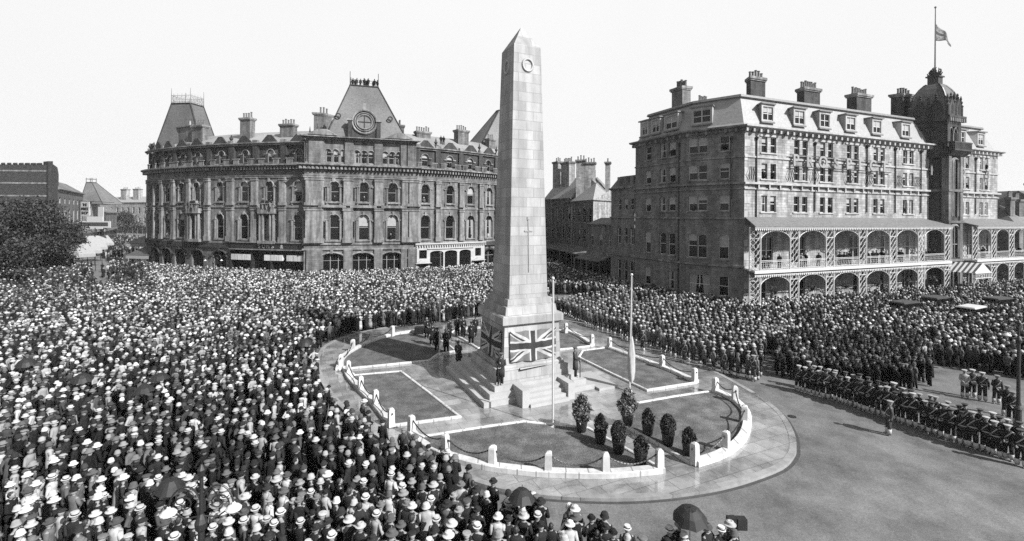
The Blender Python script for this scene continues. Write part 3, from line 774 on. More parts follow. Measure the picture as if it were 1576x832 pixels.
# pyramid roofs
def pyramid(F, p0, p1, z0, z1, q0, q1, root, dep, name, m='slate', d=-1.0, Y=None, ang=None, x0=None):
    """front edge seen from p0 to p1 at level z0, flat top seen from q0 to q1 at level z1"""
    if Y is None:
        a, b = F.at(p0, z0, d), F.at(p1, z0, d); A, B = Vector(F.P(a, d, 0)[:2]), Vector(F.P(b, d, 0)[:2])
    else:
        A = Vector(((p0-788)/FPX*Y, Y)); r1 = (p1-788)/FPX; sl = math.tan(ang)
        bx = (r1*(A.y-sl*A.x))/(1-r1*sl); B = Vector((bx, A.y+sl*(bx-A.x)))
    t = (B-A).normalized(); back = Vector((-t.y, t.x))
    base = [A, B, B+back*dep, A+back*dep]; mid = sum(base, Vector((0, 0)))/4
    for _ in range(12):
        q = PR(mid.x, mid.y, z1)[0]; mid = mid+t*((q0+q1)/2-q)*mid.y/FPX*.8
    hw = (q1-q0)/2*mid.y/FPX
    c0 = mid; topc = [c0-t*hw-back*hw*.8, c0+t*hw-back*hw*.8, c0+t*hw+back*hw*.8, c0-t*hw+back*hw*.8]
    mb = MB(); mb.hexa([(*p, z0) for p in base]+[(*p, z1) for p in topc])
    o = mb.build(name, m, root)
    mb = MB()
    for i in range(4):
        mb.tube([(*base[i], z0), (*topc[i], z1)], .13, 5)
        a_, b_ = topc[i], topc[(i+1) % 4]; mb.tube([(*a_, z1+.05), (*b_, z1+.05)], .16, 5)
    mb.build('hip_roll', 'soot_dark', o)
    return o, topc, base
pr, topc, base = pyramid(FL, 238, 311, 24.6, 33.8, 273, 305, lt, 4.5, 'pyramid_roof', Y=97, ang=RAD(-8))
mb = MB()
for i in range(4):
    a, b = topc[i], topc[(i+1) % 4]; mb.tube([(*a, 33.7), (*a, 37.0)], [.1, .03], 5); mb.tube([(*a, 35.5), (*b, 35.5)], .04, 4); mb.tube([(*a, 34.2), (*b, 34.2)], .04, 4)
    n = 9
    for k in range(1, n):
        p = a.lerp(b, k/n); mb.tube([(*p, 33.8), (*p, 35.9 if k % 2 else 35.5)], .04, 4)
        if k % 2:
            tt = (b-a).normalized()
            mb.tube([(*(p+tt*.28*math.cos(q)), 34.9+.4*math.sin(q)) for q in [2*math.pi*j/8 for j in range(9)]], .035, 4)
mb.build('cresting', 'lead', pr)
mb = MB(); s0, s1 = FL.at(249, 27, -3), FL.at(293, 27, -3); FL.box(mb, s0, s1, -4.4, -3.4, 24, 28.7); FL.box(mb, s0-.2, s1+.2, -4.6, -3.2, 28.7, 28.95, 1)
sk = mb.build('chimney', ['soot', 'soot_trim'], lt)
for k in range(8):
    mb = MB(); s = s0+(s1-s0)*(k+.5)/8; mb.lathe([(.2, 0), (.16, .2), (.15, .8), (.2, 1.0)], 8, FL.P(s, -3.9, 28.95)); mb.build('chimney_pot', 'blind', sk)
for i, px in enumerate((262,)):
    urn(FL, FL.at(px, 31, -4), -4.2, 29.4, lt, 1.6)

# ---- central pavilion with the pyramid roof
ct = thing('terrace_pavilion', (-27, 84, 0), 'central stone pavilion with tall pyramid roof, round window and triple attic windows', 'building', 'stone blocks of the curved terrace')
a0, b0 = FC.S[1], FC.S[2]
cC = cols_px(FC, [514.7, 559.7, 603.8]); pC = [(s, w) for s, w in zip(cols_px(FC, [479.5, 491, 537, 582, 620, 633]), [.8, 1.5, 1.4, 1.4, 1.0, 1.6])]
upper(FC, a0, b0, cC, pC, ct, attic='triple', gables=False, top=25.0)
mb = MB(); FC.wall(mb, 0.01, a0, 0, 24, [], 0, 0); FC.wall(mb, b0, FC.L-.01, 0, 24, [], 0, 0)
for s in cC:       # flanking slit lights of the Venetian windows
    for q in (-1.75, 1.75):
        F_ = FC; F_.box(mb, s+q-.2, s+q+.2, .0, .06, 13.7, 16.0, 2); F_.box(mb, s+q-.2, s+q+.2, .0, .06, 7.0, 10.0, 2); F_.box(mb, s+q-.34, s+q+.34, 0, .2, 16.0, 16.3, 1); F_.box(mb, s+q-.34, s+q+.34, 0, .2, 10.0, 10.3, 1)
    F_.box(mb, s-2.1, s+2.1, 0, .6, 12.45, 12.9, 1)
mb.build('side_wall', ['soot', 'soot_trim', 'glass'], ct)
mb = MB(); ops = [(s-2.0, s+2.0, .3, 4.4, 1.0) for s in cols_px(FC, [512, 558, 603], 3)]
FC.wall(mb, a0, b0, 0, 5.9, ops, .5, 0)
for o in ops: hood(mb, FC, (o[0]+o[1])/2, 4.0, 4.4, 1.0, r=.22); 
FC.box(mb, a0, b0, 0, .25, 5.0, 5.3, 1)
for s, w in pC: FC.box(mb, s-w/2, s+w/2, 0, .35, 0, 5.0, 0)
mb.build('ground_floor', ['soot', 'soot_trim'], ct)
for o in ops:
    window(FC, (o[0]+o[1])/2, 4.0, .3, 4.1, ct, 1.0, d=-.4, style='casement', frame='wood', mull=2, blind=0, name='shop_window')
roofstrip(FC, a0+.1, b0-.1, [(-.2, 24.8), (-1.5, 25.2), (-9, 25.2), (-9, 24.8)], ct, 'slate')
pr, topc, base = pyramid(FC, 502, 626, 25.2, 35.3, 540.5, 581, ct, 11, 'pyramid_roof', 'slate', d=-.7)
A, B = Vector(base[0]), Vector(base[1]); tt = (B-A).normalized(); nn = Vector((tt.y, -tt.x))
# oculus dormer
FD = Fac([tuple(A.lerp(B, .08)+nn*.35), tuple(A.lerp(B, .92)+nn*.35)]); mid = FD.at(561, 28, 0)
mb = MB(); rr = 2.2; zc = 27.9; N = 16
pts = [(mid-rr, 24.9), (mid+rr, 24.9)]+[(mid+rr*math.cos(math.pi*k/N), zc+rr*math.sin(math.pi*k/N)) for k in range(N+1)]
vs = [FD.P(x, 0, z) for x, z in pts]+[FD.P(x, -3.2, z) for x, z in pts]; n = len(pts)
mb.add(vs, [tuple(range(n)), tuple(range(2*n-1, n-1, -1))]+[(i, n+i, n+(i+1) % n, (i+1) % n) for i in range(n)], 0)
for r_, w_ in ((2.1, .2), (1.3, .15), (1.65, .1)):
    full = r_ < 2.2; K = 24
    mb.tube([FD.P(mid+r_*math.cos(math.pi*k/K*(2 if full else 1)), .1, zc+r_*math.sin(math.pi*k/K*(2 if full else 1))) for k in range(K+1)], w_, 5, 1)
for q in (-2.45, 2.45): FD.box(mb, mid+q-.35, mid+q+.35, -.4, .3, 24.9, 28.0, 0); FD.box(mb, mid+q-.5, mid+q+.5, -.5, .45, 28.0, 28.35, 1)
FD.box(mb, mid-.3, mid+.3, -.3, .35, 29.9, 31.2, 1)
dm = mb.build('dormer', ['soot_dark', 'soot_trim'], pr)
mb = MB(); mb.lathe([(1.45, 0), (1.45, .04)], 24, (0, 0, 0)); g = mb
vs = [FD.P(mid+1.2*math.cos(2*math.pi*k/24), .03, zc+1.2*math.sin(2*math.pi*k/24)) for k in range(24)]
mb = MB(); mb.add(vs, [tuple(range(24))], 0); FD.box(mb, mid-.06, mid+.06, .02, .12, zc-1.2, zc+1.2, 1); FD.box(mb, mid-1.2, mid+1.2, .02, .12, zc-.06, zc+.06, 1)
ow = mb.build('round_window', ['lead', 'darkwood'], ct)
for q in (-4.6, 4.6):
    mb = MB(); mb.tube([FD.P(mid+q*.98+.38*math.cos(2*math.pi*k/12), -1.2, 29.0+.38*math.sin(2*math.pi*k/12)) for k in range(13)], .12, 5); mb.build('roof_ventilator', 'soot_dark', pr)
mb = MB()
for q in (-1, 1): pediment(mb, FC, (a0+b0)/2+q*6.2, 4.6, 25.1, 1.0, -.1, .6)
mb.build('parapet', ['soot_dark', 'soot_trim'], ct)
mb = MB()     # railing round the roof platform
for i in range(4):
    a, b = topc[i], topc[(i+1) % 4]; mb.tube([(*a, 35.4), (*a, 37.9)], .06, 5); mb.tube([(*a, 36.4), (*b, 36.4)], .035, 4); mb.tube([(*a, 35.9), (*b, 35.9)], .03, 4)
    for k in range(1, 9): p = Vector(a).lerp(Vector(b), k/9); mb.tube([(*p, 35.4), (*p, 36.4)], .03, 4)
mb.build('railing', 'iron', pr)
PLAT = (topc, 35.35)
chimney(FC, FC.at(496.5, 27, -1.5)-.2, -1.8, 25, 29.2, 1.9, 1.4, ct, 3)
chimney(FC, FC.at(625.5, 27, -2), -2.2, 25, 29.5, 2.4, 1.6, ct, 5)
urn(FC, FC.at(489, 25), 0, 25.1, ct, 2.0)

# ---- right wing
rt = thing('east_terrace', (-8, 95, 0), 'curved stone terrace wing with white faced bank on its ground floor, partly behind the obelisk', 'building', 'stone blocks of the curved terrace')
cR = cols_px(FR, [654.3, 692.5, 724, 752, 775, 796, 814, 830]); pR = [(s, w) for s, w in zip(cols_px(FR, [641, 673.6, 709, 739, 764, 786, 806]), [1.2, 1.0, 1.0, 1.0, 1, 1, 1])]
upper(FR, .02, FR.L-.3, cR, pR, rt)
be = FR.at(742.5, 3); mb = MB()
bw = cols_px(FR, [670, 691.5, 713], 3)
ops = [(s-1.35, s+1.35, .3, 4.5, .45) for s in bw]+[(s-.75, s+.75, 3.1, 4.7, 0) for s in cols_px(FR, [649, 732.5], 3)]+[(s-1, s+1, 0, 2.1, 0) for s in cols_px(FR, [649, 732.5], 3)]
FR.wall(mb, .05, be, 0, 5.9, ops, .5, 0, d=.7)
FR.box(mb, .05, be, 0, .95, 5.55, 5.75, 0); FR.box(mb, .05, be, 0, 1.15, 5.75, 6.0, 0)
q = .3
while q < be: FR.box(mb, q, q+.2, .7, 1.0, 5.3, 5.55, 0); q += .5
FR.box(mb, bw[0]-1.9, bw[2]+1.9, .7, .9, 4.85, 5.0, 0)
FR.box(mb, .05, .1, 0, .7, 0, 5.6, 0); FR.box(mb, be-.05, be, 0, .7, 0, 5.6, 0)
for s in cols_px(FR, [649, 732.5], 3): pediment(mb, FR, s, 3.2, 2.25, .6, .7, 1.3, 0)
bank = mb.build('bank_front', 'cream', rt)
letters(FR, 'BANK LIMITED', bw[0]+.2, bw[2]+1.5, 5.03, .28, .72, bank, 'soot_dark') if False else None
for s in bw: window(FR, s, 2.7, .3, 4.2, bank, .45, d=.35, style='casement', frame='darkwood', mull=0, blind=0)
for s in cols_px(FR, [649, 732.5], 3): window(FR, s, 1.5, 3.1, 1.6, bank, 0, d=.35, style='plain', frame='darkwood', blind=0); 
for s in cols_px(FR, [649, 732.5], 3):
    mb = MB(); FR.box(mb, s-1, s+1, .2, .3, 0, 2.1); mb.build('door', 'darkwood', bank)
mb = MB(); gx = cols_px(FR, [753, 772, 792, 812, 829], 3); ops = [(s-1.7, s+1.7, .3, 4.3, 1.2) for s in gx]
FR.wall(mb, be, FR.L-.3, 0, 5.9, ops, .5, 0)
for s in gx: hood(mb, FR, s, 3.4, 4.3, 1.2, r=.2)
FR.box(mb, be, FR.L-.3, 0, .4, 5.1, 5.9, 1)
mb.build('ground_floor', ['soot', 'soot_dark'], rt)
for s in gx: window(FR, s, 3.4, .3, 4.0, rt, 1.2, d=-.4, style='casement', frame='wood', mull=1, name='shop_window')
roofstrip(FR, .1, FR.L-.4, [(-.3, 24.0), (-6.2, 27.3), (-12, 24)], rt, 'slate_mid')
chimney(FR, FR.at(652, 26, -5), -5.5, 25, 27.9, 3.2, 1.2, rt, 6)
chimney(FR, FR.at(712, 26, -4), -4.5, 24.5, 29.0, 2.8, 1.6, rt, 5)
for px in (671, 738, 764): urn(FR, FR.at(px, 25), -.05, 24.4, rt, 1.6)
pyramid(FR, 734, 812, 25.0, 36.0, 765, 775, rt, 9, 'pyramid_roof', 'slate', Y=103, ang=RAD(35))
chimney(FR, FR.at(757, 27, -4), -4.5, 25, 28.2, 2.0, 1.2, rt, 3)
ROOFMEN = [(*FR.P(FR.at(680, 25), -.3, 24.9), FR), (*FR.P(FR.at(683.5, 25), -.3, 24.8), FR), (*FC.P(FC.at(487, 26), -.8, 25.1), FC), (*FC.P(FC.at(492, 26), -.8, 25.4), FC)]
# ================================================================= the hotel
hr = (math.cos(RAD(22)), math.sin(RAD(22)))
HC = (27.6, 56.0)
def along(t, d=0): return (HC[0]+hr[0]*t, HC[1]+hr[1]*t)
FH = Fac([(28.5, 77.5), (18.3, 70.0), (22.4, 60.5), HC, along(55.6), (along(55.6)[0]-5.5, along(55.6)[1]+13)])
S1, S2, S3, S4 = FH.S[1:5]
ht = thing('grand_hotel', (44, 66, 0), 'five storey pale stone hotel with mansard roof, two tier white veranda and dark corner tower', 'hotel')
ZT = 21.6
tS0, tS1 = S3+35.3, S3+40.9
def pair(F, s, z0, z1, ops, w=.95, gap=.55): ops += [(s-gap/2-w, s-gap/2, z0, z1, 0), (s+gap/2, s+gap/2+w, z0, z1, 0)]
bays = [4.0, 9.6, 14.4, 19.6, 25.2, 31.8, 46.2, 51.6]
rows = [(19.1, 21.0), (15.9, 17.8), (11.9, 13.9)]
# wall on the sunny front
mb = MB(); ops = []; WN = []
for t in bays:
    s = S3+t
    for z0, z1 in rows:
        pair(FH, s, z0, z1, ops); WN += [(s-.75, .95, z0, z1-z0), (s+.75, .95, z0, z1-z0)]
vb = [S3+.4+5.75*(k+.5) for k in range(6)]+[S3+41.3+4.75*(k+.5) for k in range(3)]
for s in vb:
    for z0, z1 in ((5.5, 8.9), (.3, 3.9)): ops.append((s-1.5, s+1.5, z0, z1, 0)); 
FH.wall(mb, S3, S4, 0, ZT, ops, .3, 0)
FH.box(mb, S3, S4, 0, .35, 15.2, 15.45, 1); FH.box(mb, S3, S4, 0, .15, 14.6, 14.75, 1); FH.box(mb, S3, S4, 0, .12, 18.4, 18.6, 1)
for t in bays:
    for q in (-1.8, 0, 1.8): FH.box(mb, S3+t+q-.09, S3+t+q+.09, 0, .3, 14.75, 15.2, 1)
    for z0, z1 in rows: FH.box(mb, S3+t-1.4, S3+t+1.4, 0, .12, z0-.16, z0, 1)
    FH.box(mb, S3+t-1.5, S3+t+1.5, 0, .1, 21.05, 21.3, 1)
cornice(mb, FH, S3, S4, ZT, .6, .75, 1, 1.1)
for k in range(12):     # corner quoins
    FH.box(mb, S3, S3+(.9 if k % 2 else .55), .0, .04, 1+k*1.7, 1.8+k*1.7, 1)
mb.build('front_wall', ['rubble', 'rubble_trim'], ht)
def fence_d(s): return s
for s, w, z0, h in WN:
    window(FH, s, w, z0, h, ht, blind=R.choice([0, 0, 0, .25, .35, 'c']), frame='white')
    if R.random() < .3: HEADS.append((*FH.P(s, -.1, z0-.7), 1))
for s in vb:
    for z0, h in ((5.5, 3.4), (.3, 3.6)): window(FH, s, 3.0, z0, h, ht, frame='white', mull=2, blind=R.choice([0, 'c', 'c']), name='french_window')
# shaded side
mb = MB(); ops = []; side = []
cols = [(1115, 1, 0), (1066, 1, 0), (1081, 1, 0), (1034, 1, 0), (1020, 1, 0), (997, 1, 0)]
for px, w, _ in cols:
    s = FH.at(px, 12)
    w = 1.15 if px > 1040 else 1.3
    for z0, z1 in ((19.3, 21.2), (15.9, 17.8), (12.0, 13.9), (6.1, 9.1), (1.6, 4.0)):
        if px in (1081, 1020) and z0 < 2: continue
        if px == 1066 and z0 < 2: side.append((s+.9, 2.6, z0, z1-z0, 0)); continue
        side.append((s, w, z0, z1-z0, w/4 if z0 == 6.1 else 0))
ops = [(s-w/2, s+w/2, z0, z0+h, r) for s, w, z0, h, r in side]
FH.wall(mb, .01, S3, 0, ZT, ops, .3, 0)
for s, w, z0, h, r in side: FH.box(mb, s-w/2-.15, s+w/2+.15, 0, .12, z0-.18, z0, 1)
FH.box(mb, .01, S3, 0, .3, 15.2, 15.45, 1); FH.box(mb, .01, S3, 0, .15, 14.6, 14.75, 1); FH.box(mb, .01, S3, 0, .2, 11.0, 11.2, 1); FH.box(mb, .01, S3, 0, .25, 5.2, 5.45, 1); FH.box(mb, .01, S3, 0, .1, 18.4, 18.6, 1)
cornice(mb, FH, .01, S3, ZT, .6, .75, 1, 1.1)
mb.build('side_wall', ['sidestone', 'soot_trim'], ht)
for s, w, z0, h, r in side:
    window(FH, s, w, z0, h, ht, r, frame='white', blind=R.choice([0, .3, .5, 'c']), mull=1 if w > 2 else 0)
    if R.random() < .35: HEADS.append((*FH.P(s, -.1, z0-.7), 1))
# drain pipes
for s, z0, z1 in [(S3+1.9, 5, 21), (S3+12.1, 12, 21), (S3+22.4, 12, 21.3), (S3+28.6, 12, 21.3), (S3+34.6, 12, 21.3), (FH.at(1045, 12), 1, 21), (FH.at(1125, 12), 11, 21), (S3+48.9, 12, 21)]:
    mb = MB(); mb.tube([FH.P(s, .12, z0), FH.P(s, .12, z1)], .08, 6); mb.lathe([(.1, -.3), (.22, 0), (.22, .1)], 6, FH.P(s, .14, z1-.2)); mb.build('drain_pipe', 'iron', ht)
# mansard
roofstrip(FH, .02, FH.L-.02, [(-.05, 22.2), (-.35, 22.6), (-1.5, 25.9), (-1.3, 26.15), (-1.7, 26.25), (-7, 27.6), (-7, 22.2)], ht, 'slate_pale', 'mansard_roof')
mb = MB(); FH.ext(mb, .02, S4, [(-1.35, 25.9), (-1.2, 26.0), (-1.3, 26.3), (-1.75, 26.4)]); mb.build('roof_flashing', 'lead', ht)
for s in (S3, S2, S4): pass
def dormer(s, w=2.2):
    mb = MB(); d0, z0, z1 = -.25, 22.9, 25.1
    FH.wall(mb, s-w/2, s+w/2, z0, z1, [(s-w/2+.25, s+w/2-.25, z0+.25, z1-.3, 0)], .15, 0, d=d0)
    for q in (-1, 1): mb.add([FH.P(s+q*w/2, d0, z0), FH.P(s+q*w/2, -1.3, z0), FH.P(s+q*w/2, -1.5, z1), FH.P(s+q*w/2, d0, z1)], [(0, 1, 2, 3)])
    FH.box(mb, s-w/2-.15, s+w/2+.15, -2.2, d0+.18, z1, z1+.18, 1); FH.box(mb, s-w/2-.05, s+w/2+.05, d0, d0+.12, z0-.1, z0+.08, 1)
    o = mb.build('dormer', ['rubble_trim', 'lead'], ht)
    window(FH, s, w-.5, z0+.25, z1-z0-.55, o, d=d0-.12, frame='white', mull=1, blind=R.choice([0, .4, .5]))
for t in bays: dormer(S3+t+(0 if t < 40 else 0))
for px, w in ((1080, 2.7), (1033, 2.7), (1009, 2.0), (992, 1.8)): dormer(FH.at(px, 24, -.3), w)
for px, t_, z1, w, n in ((1163, 3.2, 29.3, 2.8, 5), (1244, 0, 29.0, 3.4, 8), (1322, 0, 29.3, 3.6, 9), (1390, 0, 30.4, 3.6, 5), (1496, 0, 28.6, 4.2, 6)):
    chimney(FH, FH.at(px, 28, -3.5), -3.5, 26, z1, w, 1.3, ht, n, 'darkstone', 'soot_trim', 'pot')
for px, z1, w, n in ((1049, 29.2, 2.7, 5), (1016, 29.6, 2.8, 5)):
    chimney(FH, FH.at(px, 28, -3.0), -3.0, 25.5, z1, w, 1.3, ht, n, 'sidestone', 'soot_trim', 'pot')
# lettering across the front
letters(FH, 'PROSPECT', FH.at(1213, 18, .3), FH.at(1368, 18, .3), 17.7, 1.45, .42, ht, 'kerbwhite', bold=.04, ext=.06)
letters(FH, 'HOTEL', FH.at(1412, 18, .3), FH.at(1522, 18, .3), 17.7, 1.45, .42, ht, 'kerbwhite', bold=.04, ext=.06)
mb = MB(); FH.box(mb, FH.at(1213, 18), FH.at(1368, 18), .25, .31, 17.6, 17.68); FH.box(mb, FH.at(1213, 18), FH.at(1368, 18), .25, .31, 19.0, 19.08); mb.build('letter_rail', 'iron', ht)
mb = MB()    # wrought lamp brackets below the rail
for k in range(9):
    s = S3+1.2+k*5.4+(1.2 if k % 2 else 0)
    if tS0-1 < s < tS1+1: continue
    for q in (-.45, -.15, .15, .45): mb.tube([FH.P(s+q, .1, 15.8), FH.P(s+q*1.3, .35, 16.6), FH.P(s+q*.8, .12, 17.3)], .045, 4)
mb.build('bracket', 'iron', ht)

# ---- lower wing at the back left
FW = Fac([(22, 84), (15.9, 75.6), (18.25, 70.1)])
mb = MB(); ops = []; w_ = []
for px in (953, 963, 972):
    s = FW.at(px, 8)
    for z0, z1, r in ((12.2, 14.0, 0), (7.0, 9.6, .3), (1.5, 4.6, .5)): ops.append((s-.5, s+.5, z0, z1, r)); w_.append((s, z0, z1-z0, r))
FW.wall(mb, .01, FW.L-.01, 0, 15.5, ops, .3, 0)
cornice(mb, FW, .01, FW.L-.01, 15.3, .4, .4, 1); FW.box(mb, .01, FW.L-.01, 0, .2, 11.0, 11.2, 1); FW.box(mb, .01, FW.L-.01, 0, .2, 5.2, 5.4, 1)
wing = mb.build('rear_wing', ['sidestone', 'soot_trim'], ht)
for s, z0, h, r in w_: window(FW, s, 1.0, z0, h, wing, r, frame='white')
mb = MB(); FW.ext(mb, .02, FW.L-.02, [(.1, 15.75), (-1.2, 17.6), (-5, 17.8), (-5, 15.7)]); mb.build('wing_roof', 'slate', wing)
for px in (952, 962, 972):
    s = FW.at(px, 17); mb = MB(); FW.box(mb, s-.3, s+.3, -1.6, .0, 15.8, 17.4); mb.build('wing_dormer', 'sidestone', wing)
chimney(FW, FW.at(966, 18, -2), -2, 17, 19.6, 1.6, 1.2, wing, 3, 'sidestone')

# ---- tower
ta, tb, D0, D1 = S3+36.8, S3+40.0, -2.0, 1.8; tc = (ta+tb)/2; td = (D0+D1)/2
tw = MB()
FH.box(tw, ta, tb, D0, D1, 0, 20.6, 0)
for (sa, sb) in ((ta-.12, ta+.5), (tb-.5, tb+.12)): FH.box(tw, sa, sb, D1-.5, D1+.22, 0, 20.6, 1)
for z in (5.0, 10.6, 15.2): FH.box(tw, ta-.2, tb+.2, D0, D1+.3, z, z+.35, 1)
tower = tw.build('tower', ['darkstone', 'soot'], ht)
def dpatch(mb, s, w, z0, z1, rise, m, d):   # arched panel on the tower front
    o = [(s-w/2, z0), (s+w/2, z0)]+[(s+w/2*math.cos(math.pi*k/10), z1-rise+rise*math.sin(math.pi*k/10)) for k in range(11)]
    vs = [FH.P(x, d, z) for x, z in o]; mb.add(vs, [tuple(range(len(vs)))], m)
mb = MB()
for (z0, z1, w, rise) in ((11.6, 20.0, 1.35, .68), (5.6, 10.3, 1.7, .85), (.2, 4.2, 1.5, .75)):
    dpatch(mb, tc, w, z0, z1, rise, 0, D1+.02); K = 12
    path = [(tc-w/2, z0)]+[(tc-w/2*math.cos(math.pi*k/K), z1-rise+rise*math.sin(math.pi*k/K)) for k in range(K+1)]+[(tc+w/2, z0)]
    mb.tube([FH.P(x, D1+.12, z) for x, z in path], .18, 5, 1 if z0 > 11 else 2)
    mb.tube([FH.P(tc+(x-tc)*1.35, D1+.08, z+.12) for x, z in path], .12, 5, 1 if z0 > 11 else 2)
    FH.box(mb, tc-.06, tc+.06, D1+.02, D1+.1, z0, z1-.2, 2)
    FH.box(mb, tc-w/2, tc+w/2, D1+.02, D1+.12, (z0+z1)/2-.5, (z0+z1)/2-.38, 2)
mb.build('tall_window', ['glass', 'soot_trim', 'soot_trim'], tower)
mb = MB()  # balcony
FH.ext(mb, ta-.5, tb+.5, [(D1-.3, 20.2), (D1+.3, 20.4), (D1+.95, 21.1), (D1+.95, 21.35), (D0, 21.35), (D0, 20.2)]); FH.box(mb, ta-.5, tb+.5, D1+.75, D1+.95, 22.2, 22.4)
for k in range(17): s = ta-.35+k*(tb-ta+.7)/16; FH.box(mb, s-.07, s+.07, D1+.78, D1+.92, 21.35, 22.2)
for k in range(14): d = D1+.8-k*.42; FH.box(mb, ta-.42, ta-.28, d-.07, d+.07, 21.35, 22.2)
FH.box(mb, ta-.45, ta-.25, D0, D1+.9, 22.2, 22.4)
mb.build('balcony', 'darkstone', tower)
mb = MB()  # belfry stage: corner piers + paired arches on each side
FH.box(mb, ta+.4, tb-.4, D0+.4, D1-.4, 21.3, 25.4, 1)
for s in (ta+.3, tb-.3):
    for d in (D0+.3, D1-.3): FH.box(mb, s-.33, s+.33, d-.33, d+.33, 21.3, 25.4, 0)
for q in (-1.05, 0, 1.05):
    FH.box(mb, tc+q-.11, tc+q+.11, D1-.4, D1-.05, 21.3, 24.0, 2); FH.box(mb, ta+.05, ta+.4, td+q*1.25-.12, td+q*1.25+.12, 21.3, 24.0, 0)
for q in (-.53, .53):
    for K, f in ((10, 0),):
        mb.tube([FH.P(tc+q-.45*math.cos(math.pi*k/K), D1-.08, 23.8+.8*math.sin(math.pi*k/K)) for k in range(K+1)], .12, 5, 2)
        mb.tube([FH.P(ta+.12, td+q*1.25-.55*math.cos(math.pi*k/K), 23.8+.8*math.sin(math.pi*k/K)) for k in range(K+1)], .12, 5, 0)
FH.box(mb, ta, tb, D0, D1, 24.75, 25.5, 0)
FH.ext(mb, ta-.4, tb+.4, [(D0-.4, 25.5), (D0-.4, 26.3), (D1+.4, 26.3), (D1+.4, 26.0), (D1+.1, 25.5)], 0)
for k in range(9): s = ta-.2+k*(tb-ta+.4)/8; FH.box(mb, s-.1, s+.1, D1+.05, D1+.45, 25.4, 25.9, 2)
mb.build('belfry', ['darkstone', 'glass', 'soot_trim'], tower)
mb = MB()  # gablets and pinnacles
def gablet(P3, w):
    o = [(-w/2, 0), (w/2, 0), (w/2, 1.4), (0, 2.7), (-w/2, 1.4)]
    vs = [P3(x, .15, z) for x, z in o]+[P3(x, -.9, z) for x, z in o]
    mb.add(vs, [tuple(range(5)), tuple(range(9, 4, -1))]+[(i, 5+i, 5+(i+1) % 5, (i+1) % 5) for i in range(5)], 0)
    o = [(-w*.2, .3), (w*.2, .3), (w*.2, 1.4), (0, 1.8), (-w*.2, 1.4)]
    mb.add([P3(x, .17, z) for x, z in o], [tuple(range(5))], 1)
    x, y, z = P3(0, 0, 2.6); mb.lathe([(.1, 0), (.2, .2), (.08, .35), (.15, .5), (.03, .8)], 6, (x, y, z), 0)
for q in (-.8, .8):
    gablet(lambda x, e, z: FH.P(tc+q+x, D1+e, 26.3+z), 1.25); gablet(lambda x, e, z: FH.P(ta-e, td+q+x, 26.3+z), 1.4)
    gablet(lambda x, e, z: FH.P(tb+e, td+q+x, 26.3+z), 1.4)
for s in (ta, tb):
    for d in (D0, D1, td): 
        if d == td and s: pass
        x, y, z = FH.P(s, d, 26.3); mb.lathe([(.27, 0), (.27, 1.4), (.34, 1.5), (.14, 1.8), (.25, 2.1), (.08, 2.4), (.15, 2.6), (.03, 3.1)], 8, (x, y, z), 0)
x, y, z = FH.P(tc, D1, 26.3); mb.lathe([(.22, 0), (.22, 2.0), (.3, 2.1), (.12, 2.4), (.24, 2.8), (.03, 3.6)], 8, (x, y, z), 0)
mb.build('gablet', ['darkstone', 'glass'], tower)
mb = MB()  # square dome with curved sides
prof = [(2.7, 26.3), (2.72, 27.6), (2.6, 28.7), (2.25, 29.7), (1.75, 30.5), (1.2, 31.1), (.95, 31.25)]
rings = [[FH.P(tc+r*.62*sx, td+r*.66*sy, z) for sx, sy in ((-1, 1), (-.25, 1.0), (.25, 1.0), (1, 1), (1, -1), (-1, -1))] for r, z in prof]
vs = [p for r in rings for p in r]; n = 6
mb.add(vs, [(i*n+j, i*n+(j+1) % n, (i+1)*n+(j+1) % n, (i+1)*n+j) for i in range(len(prof)-1) for j in range(n)]+[tuple((len(prof)-1)*n+j for j in range(n))], 0)
dome = mb.build('dome', 'dome', tower)
mb = MB(); x, y, _ = FH.P(tc, td, 0)
for j in (0, 3, 4, 5): mb.tube([r[j] for r in rings], .12, 5)
FH.box(mb, tc-.55, tc+.55, td-.55, td+.55, 31.2, 32.3); FH.box(mb, tc-.7, tc+.7, td-.7, td+.7, 32.3, 32.5)
for k in range(46):
    a = R.random()*6.28; r = R.uniform(.35, .75); zz_ = R.uniform(32.7, 33.6); mb.tube([(x+r*math.cos(a)*.8, y+r*math.sin(a)*.8, 32.3), (x+r*1.25*math.cos(a), y+r*1.25*math.sin(a), zz_), (x+r*1.0*math.cos(a+.2), y+r*1.0*math.sin(a+.2), zz_+.15)], [.12, .08, .05], 4)
mb.build('crown', 'iron', dome)
fp = thing('flagpole', (x, y, 33), 'tall flagpole on the hotel tower dome flying a half mast flag', 'flagpole')
zt = CH-unroll(1436, 12)[1]*y/FPX
mb = MB(); mb.tube([(x, y, 32.2), (x, y, zt)], [.11, .06], 6); mb.build('pole', 'lead', fp)
mb = MB(); mb.ball((x, y, zt+.1), .16, 8, 5); mb.build('truck', 'lead', fp)
mb = MB(); NX, NZ = 16, 10; vs = []
for j in range(NZ+1):
    for i in range(NX+1):
        u, v = i/NX, j/NZ; L = 3.7*u
        vs.append((x+.1+L*hr[0]*.9, y+.3*math.sin(u*9)*u+L*.2, zt-2.4-2.5*(1-v)-3.4*u*u*.6-.15*math.sin(u*6)+u*(1-v)*1.4-u*v*.8))
mb.V = vs
for j in range(NZ):
    for i in range(NX): a = j*(NX+1)+i; mb.F.append((a, a+1, a+NX+2, a+NX+1)); mb.K.append(union((i+.5)/NX, (j+.5)/NZ))
o = mb.build('union_flag', ['flagred', 'flagblue', 'lead'], smooth=True); s_ = o.modifiers.new('t', 'SOLIDIFY'); s_.thickness = .02
tag(o, 'small union flag drooping at half mast above the hotel tower', 'flag')

